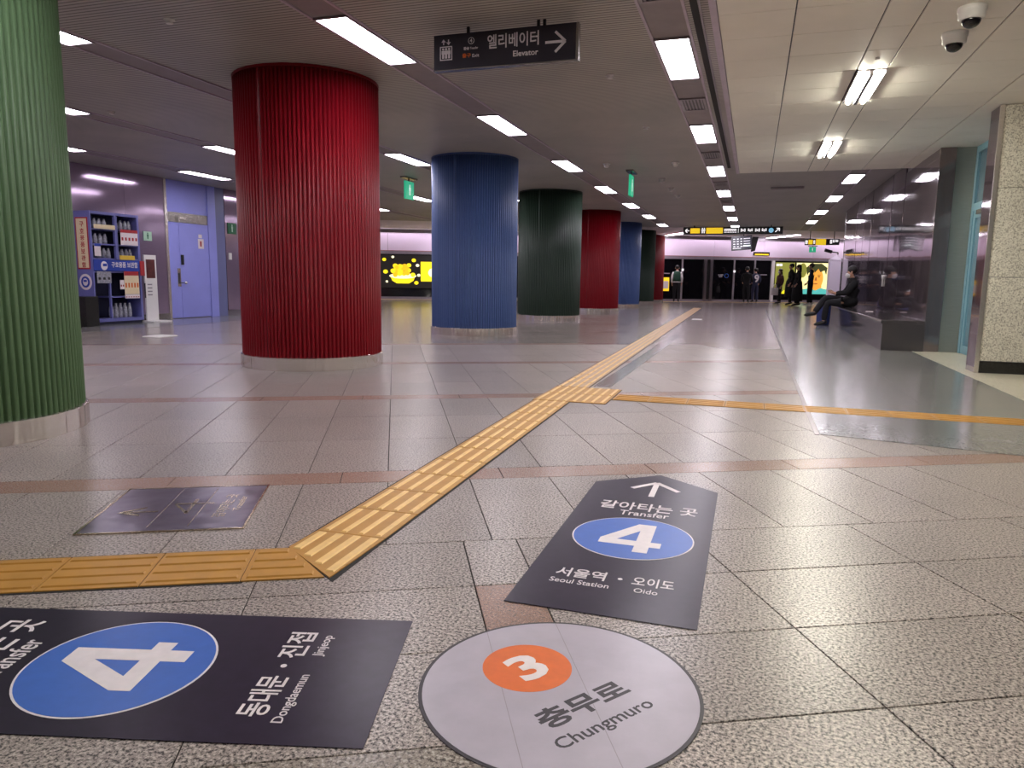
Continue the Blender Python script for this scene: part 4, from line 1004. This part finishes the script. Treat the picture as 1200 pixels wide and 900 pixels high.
# dark stone plinth at the cabinet's foot
tag(part('stone_plinth', MB().bbox(0, 0.36, 0, 0.28, 0.0045, 0.56, 0.01), M['granite_black'], None), 'low black stone block in front of the cabinet side', 'stone block').location = (-12.0, 10.36, 0)
# white information stand
t = thing('info_stand', 'slim white information stand with a dark picture beside the cabinet', 'stand', mx=frame((-11.78, 11.90, 0), (0,1,0), (0,0,1)))
part('panel', MB().box(0.03, 0.34, 0.03, 1.37, -0.03, 0.0), M['white'], t); part('base', MB().box(0.0, 0.5, 0.0045, 0.03, -0.16, 0.18), M['white'], t)
part('picture', MB().box(0.07, 0.30, 0.90, 1.28, 0.0, 0.003), plain('dark red picture', srgb(84,30,30), 0.4, 0, 0.4, 12), t)
mb = MB()
for r in range(4): mb.box(0.08, 0.20, 0.55+0.07*r, 0.575+0.07*r, 0.0, 0.003)
stuffpart('printed_lines', mb, M['psd_grey'], t); part('red_notice', MB().box(-0.08, 0.03, 0.95, 1.24, -0.01, 0.0), M['redprint'], t); part('notice_stripe', MB().box(0.0, 0.03, 0.5, 0.8, -0.005, 0.001), M['ink'], t)
def wall_sign(label, y, z, w, h, mat, sym):
    t = thing('wall_sign', label, 'sign', mx=frame((XL, y, z), (0,1,0), (0,0,1)))
    part('plate', MB().box(0, w, 0, h, 0.0005, 0.02), M[mat], t); mb = MB(); person_icon(mb, w/2, h/2, min(w, h)*0.7, 0.02, 0.023); part('running_figure', mb, M[sym], t)
wall_sign('small pale green exit plate on the wall above the information stand', 12.36, 1.68, 0.22, 0.19, 'pale_green', 'dark_green')
wall_sign('dark green exit plate on the wall right of the blue door', 14.98, 1.98, 0.30, 0.26, 'dark_green', 'pale_green')
wall_sign('small white round fitting plate on the steel panel near the red pillar', 14.98, 1.36, 0.1, 0.16, 'white', 'white')

# ------------------------------------------------------------------ people
def skin_part(name, pts, edges, mat, parent, root=0, sub=2):
    me = bpy.data.meshes.new(name); bm = bmesh.new(); ly = bm.verts.layers.skin.verify()
    vs = [bm.verts.new(p[:3]) for p in pts]
    for i, p in enumerate(pts):
        vs[i][ly].radius = p[3] if isinstance(p[3], tuple) else (p[3], p[3]); vs[i][ly].use_root = (i == root)
    for a, b in edges: bm.edges.new((vs[a], vs[b]))
    bm.to_mesh(me); bm.free(); me.materials.append(mat)
    o = link(name, me, parent)
    md = o.modifiers.new('skin', 'SKIN'); md.use_smooth_shade = True; md.branch_smoothing = 0.6
    sb = o.modifiers.new('subsurf', 'SUBSURF'); sb.levels = sub; sb.render_levels = sub
    return o
def lerp(a, b, t): return tuple(a[i]+(b[i]-a[i])*t for i in range(3))
def person(label, loc, rz, J, mats, coat=0, hair=True, scale=1.0, mask=False, group=None):
    """J: joint positions. Figure faces local -Y."""
    t = thing('person', label, 'person', mx=Matrix.Translation(loc) @ Matrix.Rotation(rz, 4, 'Z') @ Matrix.Scale(scale, 4))
    if group: t['group'] = group
    P = []; E = []
    def add(p, r, par=None):
        P.append((*p, r)); i = len(P)-1
        if par is not None: E.append((par, i))
        return i
    pe = add(J['pelvis'], 0.035); wa = add(J['waist'], (0.07, 0.06), pe); ch = add(J['chest'], (0.10, 0.08), wa)
    nb = add(J['neck'], 0.046, ch); hd0 = add(tuple(Vector(J['jaw'])+Vector(J['face'])*0.018), 0.066, nb); hd1 = add(J['head'], 0.092, hd0); hd2 = add(J['crown'], 0.070, hd1)
    fw = Vector(J['face'])
    add(tuple(Vector(J['jaw'])*0.45+Vector(J['head'])*0.55+fw*0.10), 0.016, hd1)          # nose
    for s in ('l', 'r'):
        sh = add(J['sh'+s], 0.036, ch); el = add(J['el'+s], 0.042, sh); wr_ = add(J['wr'+s], 0.028, el)
        d = (Vector(J['ha'+s])-Vector(J['wr'+s])).normalized(); side = Vector(J.get('si'+s, (0, 1, 0)))
        pm_ = add(tuple(Vector(J['wr'+s])+d*0.07), (0.032, 0.02), wr_)
        for k in range(4):
            b0 = Vector(J['wr'+s])+d*0.10+side*(0.027-0.018*k); ln = (0.055, 0.065, 0.06, 0.045)[k]
            f0 = add(tuple(b0), 0.009, pm_); f1 = add(tuple(b0+d*ln*0.6), 0.0085, f0); add(tuple(b0+d*ln*0.9+fw*0.02), 0.007, f1)
        tb = add(tuple(Vector(J['wr'+s])+d*0.05+side*0.045), 0.010, pm_); add(tuple(Vector(J['wr'+s])+d*0.10+side*0.055), 0.008, tb)
        hp = add(J['hi'+s], 0.016, pe); kn = add(J['kn'+s], 0.045, hp); an = add(J['an'+s], 0.038, kn); add(J['to'+s], 0.032, an)
    skin_part('body', P, E, M['skin'], t, pe)
    # trousers
    P2 = [(*J['waist'], (0.145, 0.11)), (*J['pelvis'], (0.17, 0.145))]; E2 = [(0, 1)]
    for s in ('l', 'r'):
        i = len(P2); P2 += [(*J['hi'+s], 0.125), (*J['kn'+s], 0.078), (*lerp(J['kn'+s], J['an'+s], 0.95), 0.066)]; E2 += [(1, i), (i, i+1), (i+1, i+2)]
    skin_part('trousers', P2, E2, M[mats['legs']], t, 1)
    # jacket
    P3 = [(*lerp(J['pelvis'], J['waist'], -0.05), (0.18, 0.145)), (*J['waist'], (0.17, 0.13)), (*J['chest'], (0.18, 0.135)), (*lerp(J['chest'], J['neck'], 0.8), (0.085, 0.08))]; E3 = [(0, 1), (1, 2), (2, 3)]
    for s in ('l', 'r'):
        i = len(P3); P3 += [(*J['sh'+s], 0.085), (*J['el'+s], 0.066), (*lerp(J['el'+s], J['wr'+s], 0.95), 0.05)]; E3 += [(2, i), (i, i+1), (i+1, i+2)]
    skin_part('jacket', P3, E3, M[mats['top']], t, 1)
    nk = Vector(J['neck']); part('collar', MB().loft([((nk.x,nk.y+0.005,nk.z-0.10),0.155,0.11),((nk.x,nk.y+0.003,nk.z-0.05),0.115,0.09),((nk.x,nk.y,nk.z-0.015),0.078,0.075),((nk.x,nk.y,nk.z+0.025),0.068,0.068)], 16), M[mats['top']], t, True)
    if mats.get('hem'):
        pv = Vector(J['pelvis']); part('jacket_hem', MB().sphere((pv.x, pv.y-0.01, pv.z+0.01), 0.185, 0.175, 0.14, 16, 10), M[mats['top']], t, True)
    if coat:
        c = Vector(J['pelvis']); part('coat_skirt', MB().loft([((c.x,c.y,coat),0.25,0.23),((c.x,c.y,(coat+c.z)/2),0.24,0.22),((c.x,c.y,c.z+0.05),0.20,0.18),((c.x,c.y,c.z+0.2),0.15,0.11)], 16), M[mats['top']], t, True)
    if 'vest' in mats:
        w_, c = Vector(J['waist']), Vector(J['chest'])
        part('vest', MB().loft([((w_.x,w_.y,w_.z-0.12),0.195,0.15),((w_.x,w_.y,w_.z),0.195,0.15),((c.x,c.y,c.z),0.205,0.155),((c.x,c.y,c.z+0.13),0.17,0.12),((c.x,c.y,c.z+0.17),0.09,0.08)], 18), M[mats['vest']], t, True)
        part('belt', MB().loft([((w_.x,w_.y,w_.z-0.16),0.198,0.153),((w_.x,w_.y,w_.z-0.125),0.2,0.155)], 18), M['cloth_white'], t, True)
    h = Vector(J['head']); cr = Vector(J['crown']); c = h*0.4+cr*0.6 - fw*0.018
    if hair:
        part('hair', MB().sphere(tuple(c), 0.098, 0.105, 0.095, 16, 10), M['hair'], t, True)
        if mats.get('longhair'): part('long_hair', MB().loft([((c.x-fw.x*0.06,c.y-fw.y*0.06,c.z-0.25),0.08,0.045),((c.x-fw.x*0.05,c.y-fw.y*0.05,c.z-0.1),0.095,0.06),((c.x-fw.x*0.02,c.y-fw.y*0.02,c.z+0.02),0.09,0.075)], 14), M['hair'], t, True)
    if mask:
        m = Vector(J['jaw'])*0.75+h*0.25+fw*0.062
        part('face_mask', MB().sphere(tuple(m), 0.062, 0.06, 0.062, 14, 8), M['cloth_white'], t, True)
    sd = Vector((fw.y, -fw.x, 0)).normalized() if fw.length else Vector((1,0,0))
    for s in (-1, 1):
        e = h*0.75+Vector(J['jaw'])*0.25+fw*0.088+sd*0.033*s+Vector((0,0,0.03))
        part('eye', MB().sphere(tuple(e), 0.012, 0.012, 0.009, 8, 6), M['hair'], t, True)
        er = h+sd*0.092*s-Vector((0,0,0.02)); part('ear', MB().sphere(tuple(er), 0.014, 0.02, 0.03, 8, 6), M['skin'], t, True)
    for s in ('l', 'r'):
        a, b = Vector(J['an'+s]), Vector(J['to'+s]); d = (b-a).normalized()
        part('shoe', MB().tube([tuple(a-d*0.07), tuple(a-d*0.02+Vector((0,0,0.0))), tuple(a*0.5+b*0.5), tuple(b), tuple(b+d*0.05)], [0.03, 0.048, 0.044, 0.038, 0.016], 10), M[mats['shoes']], t, True)
    return t
def stand(armbend=0.0, stride=0.06, headturn=0.0):
    f = (math.sin(headturn), -math.cos(headturn), 0)
    J = dict(pelvis=(0,0,0.95), waist=(0,0.0,1.10), chest=(0,0.01,1.30), neck=(0,0.015,1.47), jaw=(f[0]*0.02,f[1]*0.02,1.55), head=(f[0]*0.01,f[1]*0.01,1.635), crown=(0,0.01,1.69), face=f)
    for s, k in (('l', 1), ('r', -1)):
        J['sh'+s] = (0.175*k, 0.01, 1.41); J['el'+s] = (0.235*k, 0.03, 1.13); J['wr'+s] = (0.225*k, -0.05-0.22*armbend, 0.89+0.22*armbend)
        J['ha'+s] = (0.215*k, -0.08-0.36*armbend, 0.78+0.30*armbend); J['si'+s] = (-0.2*k, -0.9, 0.2)
        J['hi'+s] = (0.09*k, 0, 0.90); J['kn'+s] = (0.10*k, -0.02-stride*k*0.4, 0.50); J['an'+s] = (0.10*k, 0.02-stride*k, 0.085); J['to'+s] = (0.12*k, -0.13-stride*k, 0.045)
    return J
person('person in a green vest over white shirt standing with back turned at the doors', (-3.47, 35.5, 0), R(184), stand(0.1, 0.02), dict(legs='cloth_jean', top='cloth_white', vest='cloth_green', shoes='black'), scale=0.985)
person('person in black hooded top standing at the centre platform door', (-0.33, 37.2, 0), R(175), stand(0.5, 0.03), dict(legs='cloth_black', top='cloth_black', shoes='black'), scale=0.98)
p9 = person('person in navy top with a white 9 on the back at the doors', (0.06, 37.85, 0), R(200), stand(0.3, 0.03), dict(legs='cloth_navy', top='cloth_navy', shoes='black'), scale=0.95)
o = text('back_number', '9', p9, M['cloth_white'], -0.12, 0.12, 1.02, 1.42, 0.0, 0.006, 0.03); o.matrix_local = frame((0, 0.165, 0), (-1,0,0), (0,0,1))
person('person in brown fleece and white mask carrying a white tote bag', (1.13, 36.2, 0), R(-60), stand(0.0, 0.03, 0.3), dict(legs='cloth_black', top='cloth_brown', shoes='black', longhair=1), mask=True, scale=0.92)
person('person in long black coat behind the tote carrier, left of the coat pair', (1.52, 34.4, 0), R(-75), stand(0.15, 0.05), dict(legs='cloth_black', top='cloth_black', shoes='black'), coat=0.36, scale=1.03)
person('person in long black coat, right of the coat pair, facing left', (1.74, 33.0, 0), R(-80), stand(0.2, 0.08), dict(legs='cloth_black', top='cloth_black', shoes='black', longhair=1), coat=0.22, scale=0.99)
person('person in navy jacket facing left in front of the yellow portrait', (2.33, 34.4, 0), R(-95), stand(0.3, 0.06), dict(legs='cloth_jean', top='cloth_navy', shoes='white'), scale=1.04)
# tote bag held by the person in brown
t = thing('tote_bag', 'white canvas tote bag hanging from the brown fleece wearer\'s hand', 'bag', (0.93, 36.02, 0.40), R(20))
part('bag_body', MB().loft([((0,0,0),0.16,0.055),((0,0,0.04),0.175,0.07),((0,0,0.30),0.17,0.045),((0,0,0.34),0.165,0.03)], 16), M['cloth_white'], t, True)
for s in (-1, 1): part('handle', MB().tube([(-0.07,0.03*s,0.33),(-0.05,0.02*s,0.47),(0,0.005*s,0.52),(0.05,0.02*s,0.47),(0.07,0.03*s,0.33)], 0.010, 6), M['cloth_white'], t, True)
# seated person, facing -X: local -Y is turned to -X
J = dict(pelvis=(0,0.02,0.55), waist=(0,0.07,0.69), chest=(0,0.10,0.90), neck=(0,0.05,1.06), jaw=(0,0.0,1.13), head=(0,0.0,1.215), crown=(0,0.02,1.27), face=(0,-0.95,-0.3))
J.update(shl=(0.17,0.09,1.0), ell=(0.22,-0.08,0.75), wrl=(0.10,-0.30,0.74), hal=(0.04,-0.40,0.77), sil=(-0.3,-0.2,0.9), shr=(-0.17,0.09,1.0), elr=(-0.22,-0.08,0.75), wrr=(-0.08,-0.30,0.72), har=(-0.02,-0.38,0.76), sir=(0.3,-0.2,0.9),
         hil=(0.09,0.0,0.53), knl=(0.10,-0.46,0.53), anl=(0.09,-0.50,0.09), tol=(0.10,-0.65,0.045), hir=(-0.09,0.0,0.54), knr=(-0.02,-0.48,0.64), anr=(0.12,-0.72,0.28), tor=(0.14,-0.87,0.25))
person('seated person in dark clothes and white mask holding a phone on the bench', (2.02, 17.75, 0.022), R(-90), J, dict(legs='cloth_jean', top='cloth_black', shoes='black', hem=1), mask=True)
t = thing('phone', 'pale phone held in both hands by the seated person', 'phone', mx=Matrix.Translation((1.635, 17.75, 0.832)) @ Matrix.Rotation(R(-90), 4, 'Z') @ Matrix.Rotation(R(-35), 4, 'X'))
part('case', MB().bbox(-0.075, 0.075, -0.038, 0.038, 0, 0.009, 0.002), M['white'], t); part('screen', MB().box(-0.07, 0.07, -0.034, 0.034, 0.009, 0.010), M['lit_white'], t)
# blue bag standing by the bench
t = thing('shopping_bag', 'blue shopping bag standing on the floor beyond the seated person', 'bag', (1.58, 18.5, 0.0045), R(10))
part('bag_body', MB().loft([((0,0,0),0.13,0.10),((0,0,0.05),0.15,0.11),((0,0,0.42),0.16,0.08),((0,0,0.5),0.17,0.06)], 14), M['cloth_blue'], t, True)
for s in (-1, 1): part('handle', MB().tube([(-0.07,0.04*s,0.48),(-0.05,0.02*s,0.60),(0.05,0.02*s,0.60),(0.07,0.04*s,0.48)], 0.010, 6), M['cloth_navy'], t, True)
t = thing('backpack', 'blue backpack lying on the bench beyond the seated person', 'bag', (1.98, 18.4, 0.451), R(0))
part('bag_body', MB().loft([((0,0,0),0.14,0.2),((0,0,0.05),0.16,0.22),((0,0,0.14),0.15,0.2),((0,0,0.18),0.10,0.14)], 14), M['cloth_blue'], t, True); part('pocket', MB().sphere((-0.14,0,0.08),0.05,0.12,0.06,12,8), M['cloth_navy'], t, True)
